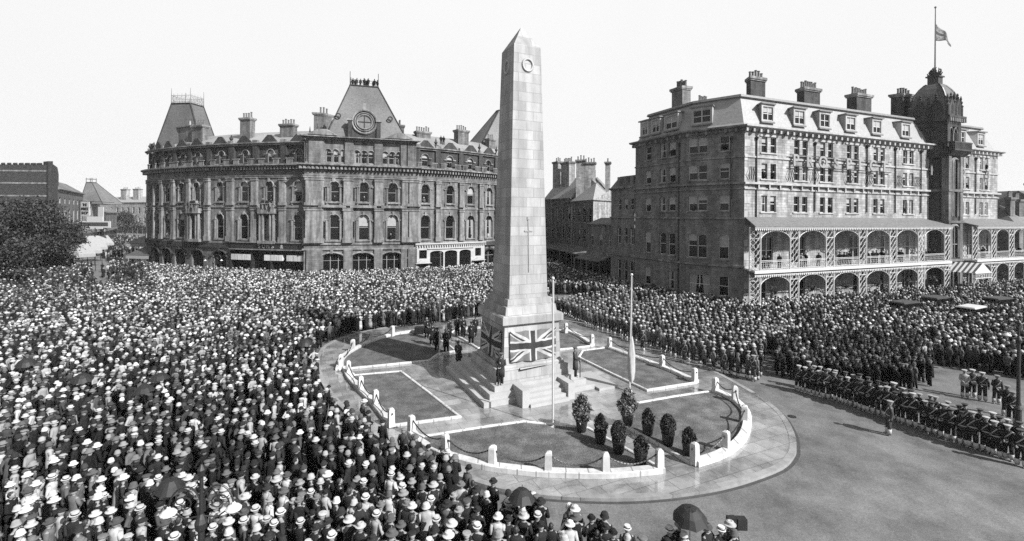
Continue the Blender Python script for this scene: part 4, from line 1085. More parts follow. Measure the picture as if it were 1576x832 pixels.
# ---- two tier iron veranda
ver = thing('iron_veranda', (FH.P(S3+18, 1.5, 0)), 'white cast iron two storey veranda with lacy arches along the hotel front', 'veranda')
VD = 2.7
def lace(mb, s, z, h, w, n):     # lattice panel between twin posts
    for k in range(n):
        za, zb = z+h*k/n, z+h*(k+1)/n
        mb.tube([FH.P(s-w/2, VD, za), FH.P(s+w/2, VD, zb)], .034, 4); mb.tube([FH.P(s+w/2, VD, za), FH.P(s-w/2, VD, zb)], .034, 4)
        cz = (za+zb)/2; mb.tube([FH.P(s+.14*math.cos(q*math.pi/3), VD, cz+.14*math.sin(q*math.pi/3)) for q in range(7)], .025, 4)
def veranda(sa, sb, n):
    bw = (sb-sa)/n
    mb = MB(); FH.ext(mb, sa-.3, sb+.3, [(0, 11.3), (0, 11.15), (VD+.45, 10.15), (VD+.45, 10.25)]); mb.build('glazed_roof', 'lead', ver)
    mb = MB(); FH.box(mb, sa-.3, sb+.3, 0, VD+.3, 5.0, 5.2); FH.box(mb, sa-.3, sb+.3, VD+.1, VD+.35, 4.9, 5.25); FH.box(mb, sa-.3, sb+.3, VD+.2, VD+.4, 10.05, 10.25)
    q = sa-.3
    while q < sb+.2:
        for z in (4.75, 10.0): mb.add([FH.P(q, VD+.33, z), FH.P(q+.3, VD+.33, z), FH.P(q+.15, VD+.33, z-.32)], [(0, 1, 2)])
        q += .3
    mb.build('balcony_floor', 'white', ver)
    for k in range(n+1):
        s = sa+bw*k; mb = MB()
        for q in (-.66, .66):
            mb.tube([FH.P(s+q, VD, 0), FH.P(s+q, VD, 4.75)], .09, 6); mb.tube([FH.P(s+q, VD, 5.2), FH.P(s+q, VD, 10.1)], .085, 6)
        lace(mb, s-.33, .3, 4.3, .6, 6); lace(mb, s+.33, .3, 4.3, .6, 6); lace(mb, s-.33, 5.3, 4.6, .6, 6); lace(mb, s+.33, 5.3, 4.6, .6, 6)
        for z in (.2, 4.0, 5.3, 8.8): mb.tube([FH.P(s-.72, VD, z), FH.P(s+.72, VD, z)], .05, 4)
        mb.build('twin_post', 'white', ver)
    for k in range(n):
        s = sa+bw*(k+.5); hw = bw/2-.66
        for z0, zt_ in ((0, 4.75), (5.2, 10.0)):
            mb = MB(); K = 12; rise = 1.15; zb = zt_-1.45
            arc = [(s-hw*math.cos(math.pi*j/K), zb+rise*math.sin(math.pi*j/K)) for j in range(K+1)]
            mb.tube([FH.P(a, VD, z) for a, z in arc], .055, 5)
            for j in range(K+1):
                a, z = arc[j]
                if zt_-z > .1:
                    mb.tube([FH.P(a, VD, z), FH.P(a+.3, VD, zt_)], .032, 4); mb.tube([FH.P(a, VD, z), FH.P(a-.3, VD, zt_)], .032, 4)
            mb.build('spandrel', 'white', ver)
        mb = MB()
        for z in (5.35, 6.15, 6.3): mb.tube([FH.P(s-hw, VD, z), FH.P(s+hw, VD, z)], .035, 4)
        m_ = int(hw*2/.28)
        for j in range(m_):
            a = s-hw+2*hw*(j+.5)/m_; mb.tube([FH.P(a, VD, 5.35), FH.P(a, VD, 6.15)], .022, 4); mb.tube([FH.P(a-.1, VD, 5.55), FH.P(a+.1, VD, 5.95)], .02, 4); mb.tube([FH.P(a+.1, VD, 5.55), FH.P(a-.1, VD, 5.95)], .02, 4)
        mb.build('balustrade', 'white', ver)
        for _ in range(R.choice([4, 5, 7, 8])): HEADS.append((*FH.P(s+R.uniform(-hw+.3, hw-.3), VD-.45, 5.22), 0))
        # hanging basket
        mb = MB(); x, y, z = FH.P(s, VD-.1, 2.7); mb.lathe([(.05, -.3), (.3, 0), (.34, .1)], 8, (x, y, z)); mb.tube([(x, y, z), (x, y, 4.5)], .02, 4)
        hb = mb.build('basket', 'iron')
        mb = MB()
        for _ in range(120):
            d = Vector((R.gauss(0, 1), R.gauss(0, 1), R.gauss(.2, 1))).normalized(); p = Vector((x, y, z+.15))+d*R.uniform(.2, .5); e = d.orthogonal().normalized()*.1
            mb.add([p-e, p+d*.14, p+e], [(0, 1, 2)])
        mb.build('foliage', 'shrubleaf', hb)
        if n > 4: wh = f'{ordn[k]} from left'
        else: wh = f'{ordn[k]} right of tower'
        tag(hb, f'leafy hanging basket in a ground floor veranda arch, {wh}', 'hanging basket', 'hanging baskets of the veranda')
veranda(S3+.4, tS0-.5, 6); veranda(tS1+.4, S4-.2, 3)
# striped entrance canopy
can = thing('entrance_canopy', FH.P(tc, 5, 0), 'striped entrance canopy with pediment at the foot of the hotel tower', 'canopy')
mb = MB(); a, b = tc-2.9, tc+.6; cm_ = (a+b)/2
for k in range(10):
    d0_, d1_ = 2.45+k*.25, 2.45+(k+1)*.25
    mb.add([FH.P(a, d0_, 3.7), FH.P(a, d1_, 3.7), FH.P(cm_, d1_, 5.0), FH.P(cm_, d0_, 5.0)], [(0, 1, 2, 3)], k % 2)
    mb.add([FH.P(b, d0_, 3.7), FH.P(b, d1_, 3.7), FH.P(cm_, d1_, 5.0), FH.P(cm_, d0_, 5.0)], [(3, 2, 1, 0)], k % 2)
mb.build('awning', ['white', 'slate_dark'], can)
mb = MB(); d = 5.0; mb.add([FH.P(a, d, 3.75), FH.P(b, d, 3.75), FH.P(cm_, d, 5.05)], [(0, 1, 2)]); FH.box(mb, a-.1, b+.1, d-.05, d+.12, 3.6, 3.75); FH.box(mb, a-.1, b+.1, d-.05, d+.12, 2.9, 3.0)
FH.box(mb, a, b, d-.05, d+.05, 3.0, 3.6, 1); mb.build('pediment', ['white', 'soot_trim'], can)
for s in (a, b):
    for d in (3.0, 4.9): mb = MB(); mb.tube([FH.P(s, d, 0), FH.P(s, d, 3.7)], .07, 6); mb.build('post', 'white', can)
letters(FH, 'HOTEL', a+.4, b-.4, 3.13, .36, 5.07, can, 'white')

# ---- houses at the far right
for k, (x0, x1, y0, hgt, lab) in enumerate(((83.5, 92, 77.5, 9.5, 'gabled stone house with bay windows just right of the hotel'), (93, 108, 84, 12.5, 'stone house with a pitched slate roof at the right edge of the picture'))):
    F = Fac([(x0-3, y0+12), (x0, y0), (x1, y0+3.2), (x1+1, y0+14)]); a, b = F.S[1], F.S[2]
    t = thing('house', (x0+4, y0+5, 0), lab, 'house', 'houses beyond the hotel')
    mb = MB(); ops = [(s-.6, s+.6, z, z+1.9, 0) for s in [a+1.6+2.5*i for i in range(int((b-a)/2.5))] for z in (1.2, 4.6, 7.6) if z+2 < hgt]
    F.wall(mb, .01, F.L-.01, 0, hgt, ops, .2, 0); cornice(mb, F, .01, F.L-.01, hgt-.3, .4, .35, 1); mb.build('wall', ['sidestone', 'white'], t)
    for o in ops: window(F, (o[0]+o[1])/2, 1.2, o[2], 1.9, t, frame='white')
    mb = MB(); F.ext(mb, .05, F.L-.05, [(.3, hgt+.1), (-5, hgt+4.2), (-5.2, hgt)]); mb.build('roof', 'slate', t)
    chimney(F, a+2, -3, hgt+2, hgt+5.5, 2.6, 1.2, t, 5); chimney(F, b-2, -3, hgt+2, hgt+5.2, 2.6, 1.2, t, 5)
    for s in (a+2.6, b-2.2):
        mb = MB(); F.box(mb, s-1.2, s+1.2, 0, 1.0, 0, 5.8, 0); F.box(mb, s-1.35, s+1.35, 0, 1.15, 5.8, 6.05, 1); F.box(mb, s-.95, s+.95, 1.0, 1.03, 1, 2.7, 2); F.box(mb, s-.95, s+.95, 1.0, 1.03, 3.6, 5.3, 2); mb.build('bay_window', ['sidestone', 'white', 'glass'], t)

# ================================================================= street between obelisk and hotel
def pblock(name, pts, hgt, lab, cols, rws, roofh, roofd, m='sidestone', rm='slate', cat='shop', wm_=1.1, grp=None, shopz=4.2):
    F = Fac(pts); t = thing(name, (*F.P(F.L/2, 0, 0)[:2], 0), lab, cat, grp); mb = MB()
    ops = [(s-wm_/2, s+wm_/2, z0, z1, 0) for s in cols(F) for z0, z1 in rws]
    F.wall(mb, .01, F.L-.01, 0, hgt, ops, .25, 0); cornice(mb, F, .01, F.L-.01, hgt-.3, .4, .4, 1)
    F.box(mb, .01, F.L-.01, 0, .3, shopz, shopz+.8, 1); mb.build('wall', [m, 'soot_trim'], t)
    for o in ops: window(F, (o[0]+o[1])/2, wm_, o[2], o[3]-o[2], t, frame='white')
    mb = MB(); F.ext(mb, .02, F.L-.02, [(.3, hgt+.1), (-roofd, hgt+roofh), (-roofd*2, hgt)]); mb.build('roof', rm, t)
    n = max(1, int(F.L/4))
    for k in range(n):
        s = F.L*(k+.5)/n; mb = MB(); F.box(mb, s-F.L/n/2+.3, s+F.L/n/2-.3, .02, .08, .5, shopz-.3); mb.build('shop_window', 'glass', t)
    return F, t
ax = lambda px, Y: ((px-788)/FPX*Y, Y)
F1, t1 = pblock('shop_building', [ax(838, 116), ax(880, 104)], 15.2, 'dark three storey shop building with huge chimney stacks right beside the obelisk', lambda F: [F.L*(k+.5)/5 for k in range(5)], ((6.2, 8.8), (10.4, 13.2)), 5.0, 4, 'soot', 'slate_pale')
for px, w, z1, n in ((859, 2.6, 24.6, 3), (874, 3.8, 24.0, 6)):
    if px < 880: chimney(F1, F1.at(px, 20, -3), -3, 15, z1, w, 1.6, t1, n, 'rubble', 'soot_trim')
F2, t2 = pblock('shop_building', [ax(880, 103.8), ax(913, 92), ax(944, 99)], 14.4, 'shop building with pale sunlit slate roof and stone gable, left of the hotel wing', lambda F: [F.S[1]*(k+.5)/4 for k in range(4)], ((6.0, 8.6), (10.0, 12.8)), 5.6, 6, 'soot', 'slate_pale')
FX = Fac([ax(884, 104), ax(935, 102)])
for px, w, z1, n in ((894, 1.9, 23.6, 3), (908, 2.3, 23.0, 4), (938, 1.0, 23.0, 1)): chimney(FX, FX.at(px, 20), 0, 15, z1, w, 1.5, t2, n, 'rubble', 'soot_trim')
mb = MB(); p = [F2.P(F2.S[1]+.05, .15, 0), F2.P(F2.L-.05, .15, 0)]
mb.add([(*p[0][:2], 9.5), (*p[1][:2], 9.5), (*p[1][:2], 17.2), (*p[0][:2], 14.4)], [(0, 1, 2, 3)]); mb.build('stone_gable', 'rubble', t2)
F3, t3 = pblock('shop_building', [ax(905, 86), ax(946, 79)], 9.8, 'low dark shop with a long glazed awning next to the hotel wing', lambda F: [F.L*(k+.5)/3 for k in range(3)], ((6.0, 8.2),), 1.2, 3, 'sidestone')
for F, s0, s1, t, lab in ((F1, .3, F1.L, t1, 'left'), (F2, .1, F2.S[1], t2, 'middle'), (F3, .1, F3.L-.2, t3, 'right')):
    mb = MB(); F.ext(mb, s0, s1, [(0, 4.6), (0, 4.5), (3.0, 3.7), (3.0, 3.85)]); 
    for k in range(5): s = s0+(s1-s0)*k/4; s = min(s, s1-.1); mb.tube([F.P(s+.05, 2.9, 0), F.P(s+.05, 2.9, 3.8)], .06, 5)
    mb.build('glass_awning', 'soot_trim', t)

# ================================================================= left side: street into the distance
G4 = Fac([ax(-150, 100), ax(78, 100), ax(88, 110), ax(90, 130)])
t = thing('banded_building', (-105, 102, 0), 'dark brick building with pale horizontal bands and stepped parapet at the left edge', 'building'); mb = MB()
G4.wall(mb, .01, G4.S[1], 0, 21.4, [], 0, 0)
G4.wall(mb, G4.S[1], G4.L-.01, 0, 21.8, [], 0, 1)
for z in (19.9, 17.3, 14.6, 12.0, 9.4): G4.box(mb, .01, G4.S[1]-.6, 0, .06, z, z+.32, 2)
G4.box(mb, G4.S[1]-1.0, G4.S[1]+.0, -.6, .35, 0, 22.1, 1)
q = .2
while q < G4.S[1]-1.4: G4.box(mb, q, q+.7, -.5, .1, 21.4, 21.75, 0); q += 1.3
mb.build('wall', ['brick', 'soot_dark', 'soot_trim'], t)
F5, t5 = pblock('shop_building', [ax(88, 118), ax(128, 150)], 17.2, 'old shop building with pillared upper floor right of the dark banded building', lambda F: [F.L*(k+.5)/6 for k in range(6)], ((7.0, 12.2), (13.6, 15.2)), 3.0, 4, 'soot', 'slate', wm_=1.9)
F6, t6 = pblock('shop_building', [ax(128, 160), ax(166, 190)], 15.2, 'building with a tall pyramid roof and railing beyond the hanging signboard', lambda F: [F.L*(k+.5)/6 for k in range(6)], ((6, 9), (10.4, 13.2)), 3.4, 4, 'rubble', 'slate', wm_=1.6)
pr, topc, base = pyramid(F6, 122, 158, 14.5, 22.3, 136, 145, t6, 9, 'pyramid_roof', 'slate', Y=168, ang=0)
mb = MB()
for i in range(4):
    a, b = topc[i], topc[(i+1) % 4]; mb.tube([(*a, 22.3), (*a, 24)], .14, 5); mb.tube([(*a, 23.6), (*b, 23.6)], .1, 4)
mb.build('railing', 'lead', pr)
F7, t7 = pblock('shop_building', [ax(160, 178), ax(180, 215)], 11.4, 'small dark shop with square oriel window further down the left street', lambda F: [F.L*(k+.5)/4 for k in range(4)], ((6, 9),), 3.4, 4, 'soot', 'slate', wm_=1.6)
F8, t8 = pblock('distant_terrace', [ax(160, 262), ax(236, 248)], 17.0, 'pale distant terrace closing the end of the left street', lambda F: [F.L*(k+.5)/9 for k in range(9)], ((6, 9), (11, 14.4)), 3.4, 5, 'rubble', 'slate_pale', cat='building', wm_=1.7)
for px in (193, 212): chimney(F8, F8.at(px, 19, -3), -3, 17, 24.5, 4.5, 2, t8, 4, 'rubble')
# signboard
x, y = ax(131.5, 112); zz = lambda py: CH-unroll(131, py)[1]*112/FPX
x, y = ax(131.5, 112); FS = Fac([(x-1.25, y+.3), (x+1.25, y-.3)]); sg = thing('signboard', (x, y, 0), 'white hanging signboard with three lines of dark lettering above the left street', 'sign')
mb = MB(); FS.box(mb, 0, FS.L, 0, .12, zz(332), zz(310)); mb.build('board', 'white', sg)
mb = MB(); mb.tube([(x-1.5, y, 0), (x-1.5, y, zz(308))], .09, 6); mb.tube([(x-1.5, y, zz(309)), (x+6, y+1, zz(311))], .05, 5); mb.build('post', 'iron', sg)
for i, (txt, py) in enumerate((('THE', 316.5), ('PARADE', 322.8), ('SHOP', 329))): letters(FS, txt, FS.L*(.25 if i == 0 else .08), FS.L*(.75 if i == 0 else .92), zz(py), .62, .15, sg, 'iron')
for k, (px, Y, py0, py1, w) in enumerate(((148, 125, 333, 352, 3.2), (146, 122, 340, 350, 6.5), (157, 140, 318, 345, 1.4))):
    x, y = ax(px, Y); F = Fac([(x-w, y), (x+w, y-.5)]); z = lambda py: CH-unroll(px, py)[1]*Y/FPX
    t = thing('street_sign', (x, y, 0), ['white square notice board over the left shop awnings', 'long low dark fascia board with white frame above the left awnings', 'tall thin white banner down the left street'][k], 'sign')
    mb = MB(); F.box(mb, w*.3, w*1.7, 0, .15, z(py1), z(py0)); bd = mb.build('board', 'white', t)
    if k == 1: mb = MB(); F.box(mb, w*.4, w*1.6, .15, .18, z(py1)+.4, z(py0)-.3); mb.build('panel', 'slate_dark', bd)
    mb = MB(); mb.tube([(x, y+.1, 0), (x, y+.1, z(py0))], .1, 6); mb.build('post', 'iron', t)
# shop awnings
for k, (px, Y, w, lab) in enumerate(((122, 90, 3.2, 'nearest'), (132, 98, 3.6, 'second'), (142, 108, 3.8, 'third'), (153, 122, 4.2, 'fourth'))):
    x, y = ax(px, Y); t = thing('shop_awning', (x, y, 0), f'white sloping shop awning on the left street, {lab} in the row', 'awning', 'white awnings down the left street')
    d = Vector((.45, .9)).normalized(); n_ = Vector((d.y, -d.x)); c = Vector((x, y)); p = [c-d*w*.6-n_*1.6, c+d*w*.6-n_*1.6, c+d*w*.6+n_*1.6, c-d*w*.6+n_*1.6]
    mb = MB(); mb.hexa([(*p[0], 5.2), (*p[1], 5.2), (*p[2], 3.3), (*p[3], 3.3), (*p[0], 5.3), (*p[1], 5.3), (*p[2], 3.4), (*p[3], 3.4)]); mb.hexa([(*p[3], 2.8), (*p[2], 2.8), (*(p[2]+n_*.05), 2.8), (*(p[3]+n_*.05), 2.8), (*p[3], 3.3), (*p[2], 3.3), (*(p[2]+n_*.05), 3.3), (*(p[3]+n_*.05), 3.3)]); mb.build('canvas', 'canvas', t)
    mb = MB()
    for q in p: mb.tube([(*q, 0), (*q, 3.3 if q in p[2:] else 5.2)], .05, 5)
    mb.build('frame', 'iron', t)
for k, (px, Y, z) in enumerate(((222, 104, 4.6), (224, 98, 2.6))):
    x, y = ax(px, Y); t = thing('shop_awning', (x, y, 0), f'dark corner awning with pale valance on the terrace, the {"upper" if k == 0 else "lower"} one', 'awning', 'dark awnings on the terrace corner')
    mb = MB(); mb.hexa([(x-2.4, y-2, z), (x+3, y-3, z), (x+3, y+3, z+1.4), (x-2.4, y+3, z+1.4), (x-2.4, y-2, z+.1), (x+3, y-3, z+.1), (x+3, y+3, z+1.5), (x-2.4, y+3, z+1.5)]); mb.build('canvas', 'slate_dark', t)
    mb = MB(); mb.hexa([(x-2.4, y-2.06, z-.6), (x+3, y-3.06, z-.6), (x+3, y-3, z-.6), (x-2.4, y-2, z-.6), (x-2.4, y-2.06, z), (x+3, y-3.06, z), (x+3, y-3, z), (x-2.4, y-2, z)]); mb.build('valance', 'canvas', t)
    mb = MB(); mb.tube([(x-2.3, y-1.9, 0), (x-2.3, y-1.9, z)], .05, 5); mb.tube([(x+2.9, y-2.9, 0), (x+2.9, y-2.9, z)], .05, 5); mb.build('post', 'iron', t)
# ---- trees
def tree(px, Y, top, wpx, label, n, seed, trunk=3.0, lf=.34):
    r = random.Random(seed); x, y = ax(px, Y); H = CH-unroll(px, top)[1]*Y/FPX; w = wpx/FPX*Y/2
    t = thing('tree', (x, y, 0), label, 'tree', 'trees at the left edge' if n > 6000 else None); mb = MB()
    mb.tube([(x, y, 0), (x+.1, y, trunk), (x-.1, y+.2, H*.6), (x, y, H*.85)], [.4, .3, .18, .05], 8)
    cl = []
    for k in range(34):
        a = r.random()*6.283; f = r.random()**.8; rad = w*(.25+.75*r.random())*math.sqrt(max(.1, 1-(2*f-.85)**2*.8)); c = Vector((x+rad*math.cos(a), y+rad*math.sin(a), trunk*.7+(H-trunk*.7)*(.05+.86*f)))
        cl.append((c, r.uniform(.16, .3)*w+.5)); mb.tube([(x, y, max(trunk*.8, c.z-w*.5)), (x+(c.x-x)*.5, y+(c.y-y)*.5, c.z-.6), tuple(c)], [.12, .07, .02], 5)
    mb.build('trunk', 'bark', t); mb = MB()
    for _ in range(n):
        c, q = r.choice(cl); d = Vector((r.gauss(0, 1), r.gauss(0, 1), r.gauss(0, .75))); d = d.normalized()*q*(r.random()**.4)*r.uniform(.7, 1.35)
        p = c+d; a = Vector((r.gauss(0, 1), r.gauss(0, 1), r.gauss(0, 1))).normalized(); b = a.orthogonal().normalized(); s = lf*r.uniform(.5, 1.1)
        mb.add([p-b*s*.4, p+a*s*.7, p+b*s*.4, p-a*s*.6], [(0, 1, 2, 3)])
    mb.build('crown', 'leaf', t)
tree(8, 80, 303, 120, 'large dark leafy tree at the left edge of the picture', 15000, 1)
tree(62, 84, 308, 100, 'dark leafy tree, second from the left edge, in front of the banded building', 14000, 2)
tree(-40, 66, 316, 130, 'dark leafy tree partly cut by the left edge of the picture', 9000, 4)
tree(-120, 72, 310, 120, 'dark leafy tree beyond the left edge of the picture', 7000, 9)
tree(98, 92, 345, 55, 'smaller dark tree at the right end of the left group', 8000, 3)
tree(110, 96, 352, 34, 'small dark tree beside the left street awnings', 5000, 7)
tree(192, 225, 328, 44, 'hazy small tree far down the left street', 2500, 5, lf=.7)
# ================================================================= people
def skin_body(pose):
    """one continuous body (Skin modifier) with head, five fingered hands and feet; forward is +Y"""
    P = {'pel': (0, 0, .93, .125), 'sp': (0, .01, 1.12, .115), 'ch': (0, 0, 1.32, .13), 'nk': (0, -.01, 1.47, .05), 'hd': (0, .01, 1.56, .06), 'cr': (0, .01, 1.64, .07)}
    E = [('pel', 'sp'), ('sp', 'ch'), ('ch', 'nk'), ('nk', 'hd'), ('hd', 'cr')]
    arms = {'down': ((.25, -.03, 1.14), (.25, .06, .9)), 'fold': ((.27, .02, 1.16), (.04, .2, 1.18)), 'hip': ((.36, -.06, 1.18), (.2, .04, 1.02)), 'shade': ((.34, .1, 1.32), (.12, .17, 1.6)), 'front': ((.24, .0, 1.14), (.08, .2, 1.0)), 'up': ((.27, .12, 1.2), (.16, .3, 1.36))}
    hands = []
    for s, sd in ((-1, 'l'), (1, 'r')):
        k = pose[0] if s < 0 else pose[1]; el, wr = arms[k]
        P['sh'+sd] = (s*.17, 0, 1.40, .06); P['el'+sd] = (s*el[0], el[1], el[2], .045); P['wr'+sd] = (s*wr[0], wr[1], wr[2], .028)
        v = (Vector((s*wr[0], wr[1], wr[2]))-Vector((s*el[0], el[1], el[2]))).normalized(); h = Vector((s*wr[0], wr[1], wr[2]))+v*.08
        P['ha'+sd] = (*h, .032); hands.append((h, v, s))
        P['hp'+sd] = (s*.1, 0, .88, .09); P['kn'+sd] = (s*.11, .02, .5, .06); P['an'+sd] = (s*.12, -.02, .09, .04); P['to'+sd] = (s*.14, .16, .04, .035)
        E += [('ch', 'sh'+sd), ('sh'+sd, 'el'+sd), ('el'+sd, 'wr'+sd), ('wr'+sd, 'ha'+sd), ('pel', 'hp'+sd), ('hp'+sd, 'kn'+sd), ('kn'+sd, 'an'+sd), ('an'+sd, 'to'+sd)]
    ks = list(P); me = bpy.data.meshes.new('tmp'); me.from_pydata([P[k][:3] for k in ks], [(ks.index(a), ks.index(b)) for a, b in E], [])
    o = bpy.data.objects.new('tmp', me); COL.objects.link(o); md = o.modifiers.new('s', 'SKIN')
    me.skin_vertices.new() if not me.skin_vertices else None
    for i, k in enumerate(ks):
        v = me.skin_vertices[0].data[i]; v.radius = (P[k][3],)*2; v.use_root = (k == 'pel')
    o.modifiers.new('b', 'SUBSURF').levels = 1
    dg = bpy.context.evaluated_depsgraph_get(); ev = o.evaluated_get(dg); m2 = bpy.data.meshes.new_from_object(ev)
    mb = MB(); mb.add([v.co[:] for v in m2.vertices], [tuple(p.vertices) for p in m2.polygons], 0)
    bpy.data.objects.remove(o); bpy.data.meshes.remove(me); bpy.data.meshes.remove(m2)
    mb.ball((0, .01, 1.6), .115, 12, 9, 0, (.7, .86, 1))
    mb.tube([(0, .105, 1.63), (0, .128, 1.585), (0, .1, 1.575)], [.008, .016, .01], 5, 0)       # nose
    mb.tube([(-.03, .098, 1.535), (.03, .098, 1.535)], .008, 4, 1); mb.tube([(0, .085, 1.5), (0, .098, 1.505)], .02, 5, 0)
    for s in (-1, 1):
        mb.ball((s*.031, .098, 1.612), .011, 6, 4, 1); mb.tube([(s*.015, .103, 1.635), (s*.05, .09, 1.635)], .006, 4, 1); mb.ball((s*.08, 0, 1.595), .024, 6, 5, 0, (.45, .8, 1.1))
    for h, v, s in hands:
        side = v.cross(Vector((0, 0, 1))); side = side.normalized() if side.length > .1 else Vector((0, 1, 0)); dn = v.cross(side).normalized()
        for q, L in ((-.027, .06), (-.009, .075), (.009, .08), (.027, .07)):
            a = h+side*q; mb.tube([a-v*.02, a+v*L*.5, a+v*L*.85+dn*.02*s], [.0095, .009, .006], 5, 0)
        a = h-v*.02; mb.tube([a, a-side*.035+v*.02, a-side*.035+v*.055], [.012, .01, .007], 5, 0)
    return mb
def tone_ring(mb, prof, n, m, sq=.62, c=(0, 0, 0)): mb.lathe(prof, n, c, m, sq=(1, sq))
def hatgeo(mb, kind, n=14, m=0, mband=1, low=False):
    z = 1.655
    if kind == 'boater': mb.lathe([(.14, 0), (.147, .012), (.14, .02)], n, (0, .01, z), m, sq=(.92, 1)); mb.lathe([(.098, .018), (.096, .1), (.02, .106)], n, (0, .01, z), m); 
    if kind == 'boater' and not low: mb.lathe([(.1, .02), (.1, .055)], n, (0, .01, z), mband)
    if kind == 'wide': mb.lathe([(.165, -.025), (.168, -.01), (.115, .02), (.105, .04), (.098, .09), (.05, .115)], n, (0, .0, z), m); 
    if kind == 'cloche': mb.lathe([(.135, -.055), (.118, -.02), (.106, .03), (.09, .075), (.04, .105)], n, (0, -.0, z), m)
    if kind == 'cap': mb.lathe([(.105, -.005), (.13, .02), (.12, .05), (.03, .065)], n, (0, .02, z), m); mb.box(-.075, .075, .09, .165, z-.005, z+.012, m)
    if kind == 'bowler': mb.lathe([(.135, .005), (.14, .018), (.1, .02), (.1, .06), (.08, .1), (.03, .118)], n, (0, .01, z), m)
    if kind == 'trilby': mb.lathe([(.15, -.005), (.155, .01), (.1, .02), (.095, .09), (.05, .11), (.02, .095)], n, (0, .01, z), m)
    if kind == 'peaked': mb.lathe([(.1, -.02), (.1, .02), (.145, .055), (.14, .07), (.03, .08)], n, (0, .0, z), m); mb.box(-.07, .07, .08, .15, z-.03, z-.015, mband)
    if kind == 'slouch': mb.lathe([(.16, .0), (.165, .012), (.105, .02), (.095, .1), (.05, .12)], n, (0, .0, z), m)
    if kind == 'none': mb.ball((0, -.02, 1.625), .118, 10 if not low else 6, 6 if not low else 4, mband, (.72, .86, .98))
def arm_pts(k, s):
    arms = {'down': ((.25, -.03, 1.14), (.25, .06, .9)), 'fold': ((.27, .02, 1.16), (.04, .2, 1.18)), 'hip': ((.36, -.06, 1.18), (.2, .04, 1.02)), 'shade': ((.34, .1, 1.32), (.12, .17, 1.6)), 'front': ((.24, .0, 1.14), (.08, .2, 1.0)), 'up': ((.27, .12, 1.2), (.16, .3, 1.36))}
    el, wr = arms[k]; return (s*.165, 0, 1.405), (s*el[0], el[1], el[2]), (s*wr[0], wr[1], wr[2])
def coatgeo(mb, sex, pose, n=16, m=0, long=False, mcol=1, low=False):
    if sex == 'w': pr = [(.235, .34), (.23, .6), (.2, .95), (.165, 1.1), (.175, 1.3), (.185, 1.4), (.11, 1.455), (.06, 1.475)]
    elif long: pr = [(.24, .45), (.22, .8), (.19, 1.0), (.195, 1.3), (.205, 1.4), (.12, 1.46), (.065, 1.49)]
    else: pr = [(.205, .74), (.2, .9), (.18, 1.05), (.195, 1.3), (.205, 1.4), (.12, 1.46), (.065, 1.49)]
    if low: pr = [pr[0]]+pr[2:]; 
    mb.lathe(pr, n, (0, 0, 0), m, sq=(1, .66))
    for s, k in ((-1, pose[0]), (1, pose[1])):
        a, b, c = arm_pts(k, s); mb.tube([a, b, c], [.075, .06, .048], 4 if low else 8, m)
    if not low and sex == 'm':
        mb.add([(-.05, .125, 1.3), (0, .14, 1.15), (.05, .125, 1.3), (.045, .08, 1.475), (-.045, .08, 1.475)], [(0, 1, 2, 3, 4)], mcol)
def legsgeo(mb, sex, n=8, m=0):
    if sex == 'w': mb.lathe([(.2, .22), (.235, .5), (.2, .7)], 10, (0, 0, 0), m, sq=(1, .7))
    else:
        for s in (-1, 1): mb.tube([(s*.09, 0, .9), (s*.11, .02, .5), (s*.12, -.01, .06)], [.105, .085, .075], n, m)
# ---- detailed people (each an object of its own)
VAR = []
def variant(sex, hat, pose, long=False, soldier=False):
    b = skin_body(pose).mesh('person', ['skin', 'hair'], True)
    c = MB(); coatgeo(c, sex, pose, long=long); cm = c.mesh('coat', ['cloth', 'white' if not soldier else 'cloth'], True)
    l = MB(); legsgeo(l, sex); lm = l.mesh('legs', ['cloth'], True)
    h = MB(); hatgeo(h, hat, 18); hm = h.mesh('hat', ['cloth', 'hair'], False)
    x = None
    if soldier:
        g = MB()
        for s in (-1, 1): g.tube([(s*.115, .005, .34), (s*.12, 0, .1)], [.098, .09], 8)
        bt = MB(); bt.tube([(-.14, .1, 1.4), (0, .15, 1.2), (.17, .08, 1.0)], .022, 4); bt.lathe([(.192, 1.0), (.192, 1.05)], 14, (0, 0, 0), sq=(1, .68))
        x = (g.mesh('gaiters', ['gaiter'], True), bt.mesh('belt', ['blind'], False))
    return (b, cm, lm, hm, sex, hat, x)
def add_person(v, loc, head, scale, hatt, coatt, legt, label, group, cat='person'):
    b, cm, lm, hm, sex, hat, x = v
    o = bpy.data.objects.new('person', b); COL.objects.link(o)
    o.location = loc; o.rotation_euler = (R.gauss(0, .025), R.gauss(0, .025), head); w_ = scale*R.uniform(.92, 1.12); o.scale = (w_, w_, scale)
    for nm, me, tn in (('coat', cm, coatt), ('skirt' if sex == 'w' else 'trousers', lm, legt), ('hat' if hat != 'none' else 'hair', hm, hatt)):
        c = bpy.data.objects.new(nm, me); COL.objects.link(c); c.parent = o; c.color = (tn, tn, tn, 1)
    if x:
        for nm, me in zip(('gaiters', 'belt'), x): c = bpy.data.objects.new(nm, me); COL.objects.link(c); c.parent = o
    return tag(o, label, cat, group)
def face(x, y, tx=MC.x, ty=MC.y, j=0): return math.atan2(-(tx-x), ty-y)+(R.gauss(0, j) if j else 0)

